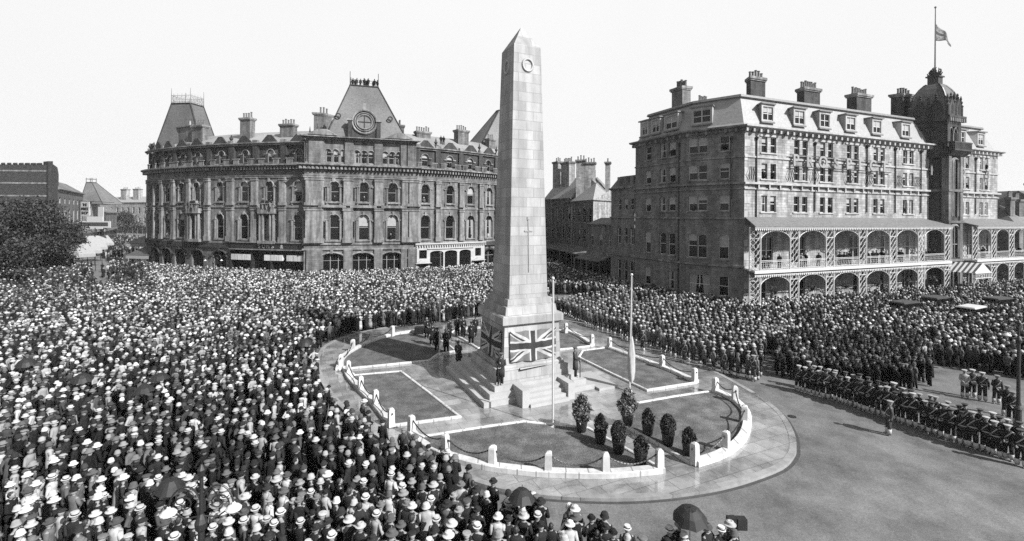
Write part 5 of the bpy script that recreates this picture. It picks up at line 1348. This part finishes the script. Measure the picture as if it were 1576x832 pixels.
# ---- crowd regions
def poly_in(P, X, Y):
    P = np.array(P); n = len(P); c = np.zeros(len(X), bool); j = n-1
    for i in range(n):
        xi, yi = P[i]; xj, yj = P[j]
        t = ((yi > Y) != (yj > Y)) & (X < (xj-xi)*(Y-yi)/((yj-yi) if yj != yi else 1e-9)+xi); c ^= t; j = i
    return c
g2 = lambda px, py: G(px, py)[:2]
lineA = [(845, 478), (800, 478), (740, 488), (700, 497), (640, 503), (600, 507), (560, 512), (520, 520), (494, 535), (484, 560), (487, 590), (497, 628), (520, 662), (548, 680), (590, 703), (648, 720), (700, 762), (748, 806), (790, 828),
         (830, 820), (875, 842), (940, 864), (1000, 884), (1120, 886), (1165, 905), (1190, 990)]
off = lambda F, s, d: F.P(s, d, 0)[:2]
polyA = [g2(*p) for p in lineA]+[(-24, 12.2), (-112, 84), (-112, 92), (-84, 92)]+[off(FL, FL.at(231), 1.2)]+[off(FL, s, 1.2) for s in FL.S[6:-1]]+[off(FC, FC.S[1]+.3, 1.2), off(FC, FC.S[2]-.3, 1.2)]+[off(FR, s, 1.8) for s in FR.S[2:-1:2]]+[(6.8, 108)]
lineB = [(845, 480), (872, 487), (905, 502), (960, 522), (1010, 541), (1060, 559), (1110, 575), (1165, 586)]
polyB = [g2(*p) for p in lineB]+[g2(*p) for p in ((1218, 585), (1250, 592), (1320, 602), (1405, 607), (1432, 594), (1434, 566), (1480, 568), (1530, 578), (1620, 590))]+[(90, 62), (88, 76), off(FH, S4, .8), off(FH, S3, .8), off(FH, S3-.3, .8), off(FH, S1, .9), off(FW, .4, 1.0), off(F3, F3.L-.5, .8), off(F3, .2, 3.4), off(F2, .3, 3.4), off(F1, .3, 3.4), (7, 107)]
sp = .61
rs = np.random.RandomState(5)
xs, ys = np.meshgrid(np.arange(-105, 92, sp), np.arange(13.4, 112, sp*.88)); xs = xs+(np.arange(xs.shape[0]) % 2)[:, None]*sp/2
ca, sa = math.cos(.33), math.sin(.33)
xs, ys = np.meshgrid(np.arange(-150, 120, sp), np.arange(-50, 150, sp*.88)); xs = xs+(np.arange(xs.shape[0]) % 2)[:, None]*sp/2
X = xs.ravel()*ca-ys.ravel()*sa+rs.normal(0, .13, xs.size); Y = xs.ravel()*sa+ys.ravel()*ca+rs.normal(0, .13, xs.size)
ok = (Y > 13.4) & (Y < 112); X, Y = X[ok], Y[ok]
ok = (X/Y < 1.2) & (X/Y > -1.34)
X, Y = X[ok], Y[ok]
inA, inB = poly_in(polyA, X, Y), poly_in(polyB, X, Y)
pav = poly_in([tuple(p) for p in offs(osm, .35 if (offs(osm, 1)[0]-cen).length > (osm[0]-cen).length else -.35)], X, Y)
def dseg(X, Y, a, b):
    ax_, ay = a; bx, by = b; dx, dy = bx-ax_, by-ay; t = np.clip(((X-ax_)*dx+(Y-ay)*dy)/(dx*dx+dy*dy), 0, 1); return np.hypot(X-ax_-t*dx, Y-ay-t*dy)
fB = [g2(*p) for p in lineB]; dB = np.min([dseg(X, Y, fB[i], fB[i+1]) for i in range(len(fB)-1)], 0)
keep = inA | (inB & ((dB > 12.4) | ((788+FPX*X/Y > 1196) & (dB > 1.5))) & ~pav)
# keep clear of posts, cars, lamps
CARS = [((49.0, 50.0), RAD(28), 'pale roofed motor car among the crowd before the hotel canopy'), ((57.5, 55.5), RAD(20), 'dark flat roofed motor car, rightmost of the parked cars'),
        ((50.5, 55.8), RAD(25), 'dark motor car behind the pale roofed one, in front of the veranda'), ((44.0, 52.5), RAD(24), 'dark motor car farthest left, by the veranda posts')]
for (cx, cy), a, _ in CARS:
    u = (X-cx)*math.cos(a)+(Y-cy)*math.sin(a); v = -(X-cx)*math.sin(a)+(Y-cy)*math.cos(a); keep &= ~((np.abs(u) < 2.5) & (np.abs(v) < 1.2))
LAMPS = [(328, 458), (1567, 664)]
for p in LAMPS: q = g2(*p); keep &= np.hypot(X-q[0], Y-q[1]) > .45
for px, Yt in ((8, 80), (62, 84), (-40, 66)): q = ax(px, Yt); keep &= np.hypot(X-q[0], Y-q[1]) > .9
X, Y, inA, inB, onp = X[keep], Y[keep], inA[keep], inB[keep], pav[keep]
pxx = 788+725*X/Y; thin = rs.rand(len(X)) < np.where((pxx > 118) & (pxx < 220) & (Y > 66), np.where((pxx > 141) & (pxx < 168), .03, .35), np.where((X/Y < -.86) & (Y > 62), .5, .96))
X, Y, inA, inB, onp = X[thin], Y[thin], inA[thin], inB[thin], onp[thin]
# the nearest spectators in the frame are individuals
hx, hy = PR(X, Y, 1.62)
vis = (hx > -6) & (hx < 1582) & (hy < 836)
idx = np.where(vis & inA)[0]; idx = idx[np.argsort(Y[idx])][:222]
ind = np.zeros(len(X), bool); ind[idx] = True
gone = (Y < 15) & ~ind & (hy >= 836)
VAR = [variant('w', 'wide', ('front', 'front')), variant('w', 'cloche', ('down', 'front')), variant('w', 'cloche', ('fold', 'fold')), variant('w', 'wide', ('shade', 'down')),
       variant('m', 'cap', ('down', 'down')), variant('m', 'boater', ('front', 'down')), variant('m', 'bowler', ('fold', 'fold')), variant('m', 'trilby', ('down', 'hip'), True), variant('m', 'none', ('front', 'front')), variant('w', 'boater', ('front', 'hip')), variant('m', 'trilby', ('down', 'front'))]
HN = {'wide': 'wide hat', 'cloche': 'cloche hat', 'cap': 'flat cap', 'boater': 'straw boater', 'bowler': 'bowler hat', 'trilby': 'brimmed hat', 'none': 'bare head'}
def tones(px, py, v):
    central = 380 < px < 1250 and py > 640
    hat = v[5]
    if hat == 'boater': ht = R.uniform(.5, .68)
    elif hat == 'bowler': ht = .02
    elif hat == 'none': ht = .03
    elif hat in ('cap', 'trilby'): ht = R.choice([.03, .08, .16, .3, .45])
    else: ht = R.choice([.6, .62, .55, .5, .45, .3, .1, .03]) if not central else R.choice([.6, .5, .4, .25, .1, .03, .03])
    pr = R.random()
    ct = R.uniform(.012, .03) if pr < (.5 if not central else .7) else R.uniform(.05, .15) if pr < .78 else R.uniform(.3, .55)
    return ht, ct
people = []
for i in idx:
    v = R.choice(VAR if R.random() < .9 else VAR[:4]); ht, ct = tones(hx[i], hy[i], v); people.append((i, v, ht, ct))
def tn(t, z): return z[0] if t < .04 else z[1] if t < .2 else z[2] if t < .42 else z[3]
def descr(v, ht, ct, px):
    hat = 'bareheaded' if v[5] == 'none' else f'{tn(ht, ["black", "dark", "grey", "white"])} {HN[v[5]]}'
    coat = f'{tn(ct, ["black", "grey", "pale", "white"])} coat'
    zone = 'at bottom left corner' if px < 110 else 'left of lamp post' if px < 250 else 'around lamp post' if px < 380 else 'right of lamp post' if px < 520 else 'at bottom centre' if px < 700 else 'below front posts' if px < 900 else 'near tripod camera'
    return f'{"woman" if v[4] == "w" else "man"}, {hat}, {coat}, {zone}'
dd = {}
for p in people: dd.setdefault(descr(p[1], p[2], p[3], hx[p[0]]), []).append(p)
for lab, L in dd.items():
    L.sort(key=lambda p: hx[p[0]])
    for k, (i, v, ht, ct) in enumerate(L):
        l2 = lab+('' if len(L) == 1 else f', {ordn[k]} from the left')
        add_person(v, (X[i], Y[i], PAVZ if onp[i] else 0), face(X[i], Y[i], j=.35), R.uniform(.92, 1.05), ht, ct, ct if v[4] == 'w' else R.choice([.02, .02, .06]), l2, 'spectators nearest the camera')

# ---- soldiers
sold = variant('m', 'peaked', ('down', 'front'), soldier=True); sold2 = variant('m', 'peaked', ('front', 'front'), soldier=True); sold3 = variant('m', 'peaked', ('down', 'down'), soldier=True); sold4 = variant('m', 'peaked', ('hip', 'front'), soldier=True); offc = variant('m', 'peaked', ('down', 'down'), soldier=True)
sent = variant('m', 'peaked', ('front', 'front'), True); civ = variant('m', 'none', ('down', 'front'), True); offi = variant('m', 'peaked', ('down', 'down'), True)
ln = [g2(*p) for p in ((1228, 601), (1300, 622), (1390, 652), (1480, 684), (1590, 722))]
ln = resample([Vector(p) for p in ln], False, 30); acc = [0]
for i in range(len(ln)-1): acc.append(acc[-1]+(ln[i+1]-ln[i]).length)
def on(s):
    i = 0
    while i < len(acc)-2 and acc[i+1] < s: i += 1
    f = (s-acc[i])/(acc[i+1]-acc[i]); p = ln[i].lerp(ln[i+1], f); t = (ln[i+1]-ln[i]).normalized(); return p, Vector((-t.y, t.x))
N = int(acc[-1]/.40)
for rank in (0, 1):
    for k in range(N):
        p, nn_ = on(min(acc[-1]-.01, k*acc[-1]/N+rank*.2)); 
        if nn_.y < 0: nn_ = -nn_
        p = p+nn_*(rank*.95+R.gauss(0, .04))
        add_person(R.choice([sold, sold2, sold3, sold3, sold4]), (p.x+R.gauss(0, .05), p.y+R.gauss(0, .07), 0), math.atan2(nn_.x, -nn_.y)+R.gauss(0, .25), R.uniform(.93, 1.06), R.choice([.05, .08, .3, .42]), .03, .025,
                   f'soldier with white gaiters, {"front" if rank == 0 else "rear"} rank of the right hand line, {ordn[k]} from its left end', 'soldiers lining the right side of the road')
for i, (px, py, lab) in enumerate(((989, 541, 'officer standing alone before the ranks, nearest the right flagpole'), (1053, 560, 'officer before the ranks, second from the right flagpole'), (1115, 576, 'officer before the ranks, third from the right flagpole'), (1160, 586, 'officer at the right end of the long left rank of cadets'), (1367, 669, 'officer standing alone in front of the right hand line of soldiers'))):
    x, y = g2(px, py); add_person(offc, (x, y, 0), face(x, y), 1.03, .3, .07, .06, lab, 'officers before the ranks')
for i, (px, py, c_) in enumerate(((1485, 612, .35), (1495, 611, .05), (1512, 617, .04), (1533, 621, .03), (1549, 640, .03), (1557, 652, .03))):
    x, y = g2(px, py); add_person(sold if i else sold2, (x, y, 0), face(x, y, x-4, y-6, .2), 1.02, .45 if i < 3 else .2, c_, .03, f'soldier standing on the open road behind the right hand line, {ordn[i]} from left', 'soldiers on the road behind the line')
for i, (px, py) in enumerate(((657, 520), (665, 531), (673, 540), (687, 542), (692, 522), (704, 517), (713, 519), (725, 529), (730, 518))):
    x, y, z = G(px, py, PAVZ+.05); add_person(offi if i % 3 else civ, (x, y, z), face(x, y, MC.x+3, MC.y-4, .2), 1.1, .03, .018, .018, f'dark uniformed official behind the obelisk on the left, {ordn[i]} from the left', 'officials by the back left lawn')
for lab, px, py, z in (('sentry on the step before the left flag', 769, 591, 1.1), ('sentry at the right corner of the platform', 886, 580, 1.1), ('sentry on the pavement left of the plinth', 707, 563, PAVZ)):
    x, y, _ = G(px, py, z); o = add_person(sent, (x, y, z), face(x, y, x-2, y-6) if px != 886 else RAD(-100), 1.08, .12, .06 if px != 769 else .05, .04, lab, 'sentries round the memorial'); a = o.rotation_euler.z; f = Vector((-math.sin(a), math.cos(a), 0))
    mb = MB(); q = Vector((x, y, z))+f*.27; mb.tube([q, q+Vector((0, 0, .95))], [.035, .02], 6); mb.tube([q+Vector((0, 0, .8)), q+Vector((0, 0, 1.2))-f*.06], [.03, .045], 6)
    tag(mb.build('rifle', 'darkwood'), 'reversed rifle of the '+lab, 'rifle')
x, y = g2(559, 671); add_person(VAR[7], (x, y, PAVZ), face(x, y), 1.0, .6, .08, .03, 'man in long coat and white hat alone on the pavement left of the left lawn', 'people on the pavement')

# ---- everyone else: one mass
def lowt(sex, hat, pose, gait=False):
    mb = MB(); legsgeo(mb, sex, 4, 3); coatgeo(mb, sex, pose, 7, 2, low=True); mb.ball((0, .01, 1.585), .12, 6, 4, 0, (.76, .88, 1)); hatgeo(mb, hat, 8, 1, 4, True)
    if gait:
        for s in (-1, 1): mb.tube([(s*.115, .005, .32), (s*.12, 0, .1)], [.1, .09], 4, 5)
    V = np.array(mb.V); code = np.zeros(len(V), int)
    for f, k in zip(mb.F, mb.K):
        for i in f: code[i] = k
    F4 = [f if len(f) == 4 else f for f in mb.F]
    lt_ = np.array([len(f) for f in F4]); lv = np.array([i for f in F4 for i in f]); return V, code, lt_, lv, hat, sex
LT = [lowt('w', 'wide', ('front', 'front')), lowt('w', 'cloche', ('down', 'front')), lowt('w', 'cloche', ('fold', 'fold')), lowt('w', 'boater', ('front', 'hip')), lowt('w', 'wide', ('shade', 'down')),
      lowt('m', 'cap', ('down', 'down')), lowt('m', 'boater', ('front', 'down')), lowt('m', 'bowler', ('fold', 'fold')), lowt('m', 'trilby', ('down', 'hip')), lowt('m', 'none', ('front', 'front')), lowt('m', 'cap', ('fold', 'down'))]
def upper_only(t):
    V, code, l_, lv, h, s = t; keep_v = V[:, 2] > .62; nl = []; nv = []; q = 0
    for n in l_:
        f = lv[q:q+n]; q += n
        if keep_v[f].all(): nl.append(n); nv += list(f)
    return V, code, np.array(nl), np.array(nv), h, s
LU = [upper_only(t) for t in LT[:4]+LT[5:8]+LT[9:]]
LS = [lowt('m', 'peaked', ('front', 'front'), True), lowt('m', 'slouch', ('down', 'front'), True)]
items = []   # template, x,y,z, heading, scale, tones[6]
def put(t, x, y, z, h, dark=0.0, hatp=None, sc=None):
    hat = t[4]; r = R.random()
    if hatp is not None: ht = hatp
    elif hat == 'boater': ht = R.uniform(.4, .62)
    elif hat == 'bowler': ht = .02
    elif hat in ('cap', 'trilby'): ht = R.choice([.03, .08, .2, .35, .5])
    else: ht = R.choice([.68, .58, .45, .35, .25, .16, .1, .05, .03, .03])
    if R.random() < dark: ht = R.choice([.02, .05, .12])
    ct = R.uniform(.01, .025) if (r < .68 or R.random() < dark) else R.uniform(.04, .14) if r < .86 else R.uniform(.25, .5)
    items.append((t, x, y, z, h, sc or R.uniform(.93, 1.06), (R.uniform(.2, .36)*(1-.4*(dark > .5)), ht, ct, ct if t[5] == 'w' else .025, .03, .5)))
for i in range(len(X)):
    if ind[i] or gone[i]: continue
    px, py = hx[i], hy[i]
    t = R.choice(LT) if R.random() < .85 else R.choice(LT[:4])
    dark = 0
    if inA[i] and 380 < px < 1200 and py > 650: dark = .35
    if inB[i] and 1195 < px < 1440 and py > 505: dark = .85; t = R.choice(LT[5:])
    if inB[i] and px < 1060 and py < 425: dark = .35  # hotel's shadow put into darker hats and coats here
    if inB[i] and px > 1240 and py < 500: dark = .35
    if inA[i] and px < 235 and py < 440: dark = .7  # tree shade put into darker clothes and faces, here and just below
    elif inA[i] and px < 160 and py < 475: dark = .4
    cl = math.sin(X[i]*.31+1.3*math.sin(Y[i]*.23))+math.sin(Y[i]*.42+X[i]*.17+2)+.8*math.sin(X[i]*.9-Y[i]*.7)
    dark = max(dark, min(.65, max(0, cl*.28))) if R.random() < .9 else dark
    if cl < -1.9 and R.random() < .25: continue
    h = face(X[i], Y[i], j=.5)
    put(t, X[i], Y[i], PAVZ if onp[i] else 0, h, dark, sc=R.uniform(.62, .8) if R.random() < .05 else None)
# ranks of cadets
fv = resample([Vector(p) for p in fB], False, 14); ac = [0]
for i in range(len(fv)-1): ac.append(ac[-1]+(fv[i+1]-fv[i]).length)
for rank in range(11):
    s = R.random()*.3
    while s < ac[-1]:
        i = max(j for j in range(len(ac)) if ac[j] <= s); i = min(i, len(fv)-2); t = (fv[i+1]-fv[i]).normalized(); nn_ = Vector((-t.y, t.x)); nn_ = nn_ if nn_.y > 0 else -nn_
        p = fv[i]+t*(s-ac[i])+nn_*(.2+rank*1.15+R.gauss(0, .1))
        if rank > 5 and not poly_in(polyB, np.array([p.x]), np.array([p.y]))[0]: s += .5; continue
        put(LS[1] if R.random() < .6 else LS[0], p.x, p.y, 0, face(p.x, p.y, j=.15), 0, R.choice([.2, .3, .4, .5, .12]), sc=R.uniform(.94, 1.06)); it = items[-1]; items[-1] = it[:6]+((it[6][0], it[6][1], R.choice([.04, .07, .1, .16]), .04, .03, .45),)
        s += .54+abs(R.gauss(0, .09))
# the left street, thinning out
for _ in range(260):
    yy = R.uniform(90, 215); px = R.uniform(150+(yy-90)*.25, 218-(yy-90)*.02); 
    if 140 < px < 166 and yy < 110: continue
    x, y = ax(px, yy); put(R.choice(LT), x, y, 0, R.random()*6.28, .45)
# onlookers at windows, balconies and on roofs
for (x, y, z, F) in HEADS:
    put(R.choice(LU if F else LT), x, y, z, face(x, y, MC.x, MC.y, .2), .2)
for (x, y, z, F) in ROOFMEN: put(LT[5], x, y, z, face(x, y), 1.0)
tp, zt_ = PLAT
for k in range(13):
    a, b = R.random(), R.random()*.6; p = Vector(tp[0]).lerp(Vector(tp[1]), a).lerp(Vector(tp[3]).lerp(Vector(tp[2]), a), b); put(LT[5], p.x, p.y, zt_, face(p.x, p.y, j=.6), .9)
def mass(items, name):
    Vs = []; T_ = []; LTs = []; LV = []; b = 0
    for t, x, y, z, h, sc, tn_ in items:
        V, code, l_, lv, _, _ = t; c, s = math.cos(h), math.sin(h)
        P = np.empty_like(V); wid = sc*1.0
        lx, ly = R.gauss(0, .035), R.gauss(0, .035)
        P[:, 0] = (V[:, 0]*c-V[:, 1]*s)*wid+x; P[:, 1] = (V[:, 0]*s+V[:, 1]*c)*wid+y; P[:, 2] = V[:, 2]*sc+z; P[:, 0] += V[:, 2]*lx; P[:, 1] += V[:, 2]*ly
        Vs.append(P); T_.append(np.array(tn_)[code]); LTs.append(l_); LV.append(lv+b); b += len(V)
    V = np.concatenate(Vs); tn_ = np.concatenate(T_); L = np.concatenate(LTs); LV = np.concatenate(LV)
    me = bpy.data.meshes.new(name); me.vertices.add(len(V)); me.vertices.foreach_set('co', V.ravel()); me.loops.add(len(LV)); me.loops.foreach_set('vertex_index', LV)
    me.polygons.add(len(L)); me.polygons.foreach_set('loop_start', np.concatenate([[0], np.cumsum(L)[:-1]])); me.polygons.foreach_set('loop_total', L)
    me.update(calc_edges=True); at = me.attributes.new('tone', 'FLOAT', 'POINT'); at.data.foreach_set('value', tn_.astype(np.float32))
    me.materials.append(M['tone']); me.polygons.foreach_set('use_smooth', np.ones(len(L), bool)); me.validate()
    o = bpy.data.objects.new(name, me); COL.objects.link(o); return o
o = mass(items, 'crowd'); tag(o, 'dense crowd of spectators in pale and dark hats filling the streets around the memorial', 'crowd', kind='stuff')
print('CROWD', len(items), 'individual', len(idx), N*2)

# ================================================================= props
def umbrella(px, py, label, r=.62, z=2.1, m='umb', tilt=.15):
    Yd = FPX*(CH-z)/unroll(px, py)[1]; x = unroll(px, py)[0]*Yd/FPX; t = thing('umbrella', (x, Yd, 0), label, 'umbrella', 'umbrellas held up in the crowd')
    a = R.random()*6.28; tx, ty = math.cos(a)*tilt, math.sin(a)*tilt; mb = MB(); n = 8; vs = [(x+tx*.3, Yd+ty*.3, z+.28)]; rings = ((.35, .23), (.7, .1), (1.0, -.12))
    TT = lambda u, v, w: (x+u+tx*w, Yd+v+ty*w, z+w-u*tx-v*ty)
    vs = [TT(0, 0, .26)]
    for f, h in rings:
        for k in range(2*n):
            q = math.pi*k/n; rr = r*f*(1 if k % 2 == 0 else .95); vs.append(TT(rr*math.cos(q), rr*math.sin(q), h+(.0 if k % 2 == 0 else .035*f)))
    fs = [(0, 1+k, 1+(k+1) % 16) for k in range(16)]+[(1+j*16+k, 1+(j+1)*16+k, 1+(j+1)*16+(k+1) % 16, 1+j*16+(k+1) % 16) for j in range(2) for k in range(16)]
    mb.add(vs, fs); mb.build('canopy', m, t)
    mb = MB(); mb.tube([TT(0, 0, .36), TT(0, 0, -.85)], .012, 5); 
    for k in range(n): q = 2*math.pi*k/n; mb.tube([TT(0, 0, -.15), TT(r*.5*math.cos(q), r*.5*math.sin(q), .12)], .005, 3)
    mb.build('shaft', 'iron', t)
    mb = MB(); mb.tube([TT(0, 0, -.8), TT(0, 0, -.92), TT(.04, 0, -.96), TT(.07, 0, -.9)], .018, 5); mb.build('handle', 'darkwood', t)
for px, py, lab in ((262, 748, 'dark umbrella just left of the near lamp post'), (803, 764, 'round dark umbrella in the crowd below the front chain posts'), (1062, 793, 'large black umbrella standing clear of the crowd near the tripod camera'),
                    (126, 582, 'dark umbrella, leftmost of three in the middle of the left crowd'), (245, 581, 'dark umbrella, rightmost of three in the middle of the left crowd'), (221, 600, 'dark umbrella, lowest of three in the middle of the left crowd'), (470, 527, 'dark umbrella in the crowd beside the left end of the pavement'),
                    (40, 558, 'dark umbrella near the left edge of the picture'), (560, 450, 'small dark umbrella in the far crowd before the pavilion')):
    umbrella(px, py, lab, r=(.52 if px > 1000 else .45) if py > 740 else .52)
# lamp posts
def lamp(x, y, ztop, zsh, span, label, scroll=True):
    t = thing('lamp_post', (x, y, 0), label, 'lamp post'); c = (x, y, 0)
    mb = MB(); mb.lathe([(.22, 0), (.24, .3), (.14, .45), (.13, 1.1), (.16, 1.2), (.085, 1.4), (.07, zsh-.5), (.12, zsh-.45), (.14, zsh-.3), (.1, zsh-.2), (.05, zsh-.1), (.04, ztop-.3), (.07, ztop-.25), (.09, ztop-.12), (.02, ztop)], 12, c); mb.build('post', 'iron', t)
    for s in (-1, 1):
        mb = MB(); u = Vector((math.cos(.15), math.sin(.15), 0))*s; o = Vector((x, y, 0)); h = span/2
        big = [o+u*(h*(.5-.5*math.cos(math.pi*k/14)))+Vector((0, 0, zsh-.1+h*.75*math.sin(math.pi*k/14)+.12)) for k in range(15)]
        mb.tube(big, .022, 6)
        sp_ = [o+u*(h*.52+h*(.34-.02*k)*math.cos(k*.45))+Vector((0, 0, zsh+.12+h*(.34-.02*k)*math.sin(k*.45))) for k in range(15)]
        mb.tube(sp_, .017, 5); mb.tube([o+Vector((0, 0, zsh-.15)), o+u*h*.5+Vector((0, 0, zsh-.2)), o+u*h+Vector((0, 0, zsh+.05))], .02, 5)
        mb.tube([o+u*(h*.2+h*.5*k/6)+Vector((0, 0, zsh+.28+.16*math.sin(k*.9))) for k in range(7)], .014, 4)
        arm = mb.build('scroll_arm', 'iron', t)
        q = o+u*h; mb = MB(); mb.lathe([(.17, -.06), (.175, -.03), (.12, .03), (.05, .07), (.03, .12)], 14, (q.x, q.y, zsh)); mb.build('lamp_shade', 'opal', arm)
        mb = MB(); mb.lathe([(.03, -.18), (.07, -.13), (.07, -.08), (.03, -.04)], 10, (q.x, q.y, zsh)); mb.build('globe', 'blind', arm)
x, y = ax(313, 11.0); lamp(x, y, 5.35, 4.3, 1.4, 'ornate iron lamp post with two scroll arms and white shades at bottom left')
x, y = g2(328, 458); lamp(x, y, 5.6, 5.0, 2.0, 'small twin armed lamp post in the crowd before the double shop')
x, y = g2(1567, 664); lamp(x, y, 5.9, 5.15, 1.5, 'dark lamp post at the right edge of the picture')
# tripod camera and operator
x, y = G(1133, 803, 1.62)[:2]; t = thing('cine_camera', (x, y, 0), 'black box camera on a wooden tripod beside the crowd at bottom right', 'camera'); mb = MB()
mb.box(x-.28, x-.02, y-.1, y+.1, 1.5, 1.78); mb.box(x, x+.3, y-.12, y+.1, 1.42, 1.76); mb.build('body', 'iron', t)
mb = MB(); mb.tube([(x-.15, y+.1, 1.64), (x-.15, y+.24, 1.64)], .05, 10); mb.build('lens', 'bronze', t)
for k in range(3): mb = MB(); a = k*2.1+.4; mb.tube([(x, y, 1.45), (x+.4*math.cos(a), y+.4*math.sin(a), 0)], [.03, .018], 6); mb.build('leg', 'darkwood', t)
add_person(VAR[10], (x-.33, y-.3, 0), face(x, y), 1.05, .42, .06, .03, 'man in a grey brimmed hat operating the tripod camera', 'cameramen')
x2, y2 = G(1056, 840, .6)[:2]
# drain cover
for px, py, lab in ((1219, 641, 'small iron drain cover in the road right of the step'),):
    x, y = g2(px, py); mb = MB(); mb.lathe([(.22, 0), (.22, .015)], 14, (x, y, .005)); 
    for k in range(5): mb.box(x-.15, x+.15, y-.15+k*.07, y-.13+k*.07, .02, .026)
    tag(mb.build('drain_cover', 'iron'), lab, 'drain cover')
# cars
def car(c, a, label, roof='slate_dark'):
    t = thing('motor_car', (c[0], c[1], 0), label, 'car', 'cars standing before the hotel', a); TL = lambda u, v, w: (c[0]+u*math.cos(a)-v*math.sin(a), c[1]+u*math.sin(a)+v*math.cos(a), w)
    mb = MB(); mb.box(-1.9, .9, -.72, .72, .5, 1.15, T=TL); mb.box(.9, 2.0, -.42, .42, .5, 1.2, T=TL); mb.box(-1.95, 2.1, -.8, .8, .42, .5, T=TL); b = mb.build('body', 'car', t)
    for s in (-.7, .7): mb = MB(); mb.box(-1.8, .8, s-.02, s+.02, 1.2, 1.85, T=TL); mb.build('side_window', 'glass', t)
    mb = MB(); mb.box(-1.95, 1.05, -.8, .8, 1.9, 1.99, T=TL); mb.box(-1.8, .9, -.7, .7, 1.99, 2.05, T=TL); mb.build('roof', roof, t)
    for u in (-1.85, -.5, .85):
        for v in (-.72, .72): mb = MB(); mb.tube([TL(u, v, 1.15), TL(u, v, 1.9)], .035, 5); mb.build('window_post', 'car', t)
    for u in (-1.3, 1.45):
        for v in (-.74, .74):
            mb = MB(); mb.tube([TL(u+.34*math.cos(q*math.pi/8), v, .38+.34*math.sin(q*math.pi/8)) for q in range(17)], .055, 6); w = mb.build('wheel', 'rubber', t)
            mb = MB()
            for q in range(6): mb.tube([TL(u, v, .38), TL(u+.32*math.cos(q*math.pi/3), v, .38+.32*math.sin(q*math.pi/3))], .02, 4)
            mb.build('spokes', 'wood', w)
            mb = MB(); mb.tube([TL(u+.46*math.cos(q), v, .38+.46*math.sin(q)) for q in (.3, .9, 1.57, 2.2, 2.8)], .07, 5); mb.build('mudguard', 'car', t)
    for v in (-.5, .5): mb = MB(); mb.tube([TL(2.0, v, .95), TL(2.12, v, .95)], .12, 8); mb.build('headlight', 'lead', t)
for k, (c, a, lab) in enumerate(CARS): car(c, a, lab, 'white' if k == 0 else 'slate_dark')

mb = MB(); mb.box(-905, 905, -65, 1505, -1, 46)
hz = mb.build('haze', 'lead'); hz.data.materials.clear()
hm = bpy.data.materials.new('thin_smoky_air'); hm.use_nodes = True; hn = hm.node_tree; hn.nodes.clear()
ho = hn.nodes.new('ShaderNodeOutputMaterial'); pv = hn.nodes.new('ShaderNodeVolumePrincipled'); pv.inputs['Density'].default_value = .00013; pv.inputs['Color'].default_value = (.9, .9, .9, 1); hn.links.new(pv.outputs[0], ho.inputs['Volume'])
hz.data.materials.append(hm); tag(hz, 'thin smoky haze in the air over the town', 'haze', kind='stuff')
# ================================================================= light, sky, camera
SUN_AZ = math.atan2(.8, -.6)       # direction towards the sun, clockwise from +Y
EL = RAD(38)
sd = Vector((math.sin(SUN_AZ)*math.cos(EL), math.cos(SUN_AZ)*math.cos(EL), math.sin(EL)))
L = bpy.data.lights.new('sun', 'SUN'); L.energy = 5.0; L.angle = RAD(.5); L.color = (1, 1, 1)
lo = bpy.data.objects.new('sun', L); COL.objects.link(lo); lo.rotation_euler = sd.to_track_quat('Z', 'Y').to_euler()
w = bpy.data.worlds.new('World'); scene.world = w; w.use_nodes = True; nt = w.node_tree; bg = nt.nodes['Background']
sk = nt.nodes.new('ShaderNodeTexSky'); sk.sky_type = 'NISHITA'; sk.sun_disc = False; sk.sun_elevation = EL; sk.sun_rotation = SUN_AZ; sk.air_density = 1.0; sk.dust_density = 3.0; sk.ozone_density = 1.0
bw = nt.nodes.new('ShaderNodeRGBToBW'); nt.links.new(sk.outputs[0], bw.inputs[0])
cb = nt.nodes.new('ShaderNodeCombineColor')
for k in range(3): nt.links.new(bw.outputs[0], cb.inputs[k])
g_ = nt.nodes.new('ShaderNodeTexCoord'); sz = nt.nodes.new('ShaderNodeSeparateXYZ'); nt.links.new(g_.outputs['Generated'], sz.inputs[0])
mr = nt.nodes.new('ShaderNodeMapRange'); mr.interpolation_type = 'SMOOTHSTEP'; mr.inputs['From Min'].default_value = .4; mr.inputs['From Max'].default_value = .85; mr.inputs['To Min'].default_value = 1; mr.inputs['To Max'].default_value = 0; nt.links.new(sz.outputs[2], mr.inputs['Value'])
mx = nt.nodes.new('ShaderNodeMix'); mx.data_type = 'RGBA'; nt.links.new(mr.outputs[0], mx.inputs[0]); nt.links.new(cb.outputs[0], mx.inputs[6])
ns = nt.nodes.new('ShaderNodeTexNoise'); ns.inputs['Scale'].default_value = 1.6; ns.inputs['Detail'].default_value = 3; nt.links.new(g_.outputs['Generated'], ns.inputs['Vector'])
m5 = nt.nodes.new('ShaderNodeMapRange'); m5.inputs['To Min'].default_value = 4.5; m5.inputs['To Max'].default_value = 5.1; nt.links.new(ns.outputs['Fac'], m5.inputs['Value'])
c5 = nt.nodes.new('ShaderNodeCombineColor')
for k in range(3): nt.links.new(m5.outputs[0], c5.inputs[k])
nt.links.new(c5.outputs[0], mx.inputs[7]); nt.links.new(mx.outputs[2], bg.inputs['Color']); bg.inputs['Strength'].default_value = .088
cam = bpy.data.cameras.new('camera'); co = bpy.data.objects.new('camera', cam); COL.objects.link(co); scene.camera = co
cam.sensor_width = 36; cam.lens = 36*FPX/1576; cam.shift_y = -(416-HY)/1576; cam.clip_start = .1; cam.clip_end = 3000
co.location = (0, 0, CH); co.rotation_euler = (math.pi/2, -ROLL, 0)
vs_ = scene.view_settings; vs_.view_transform = 'Standard'; vs_.look = 'None'; vs_.exposure = 1.15; vs_.gamma = 1
scene.cycles.max_bounces = 4; scene.cycles.use_denoising = False
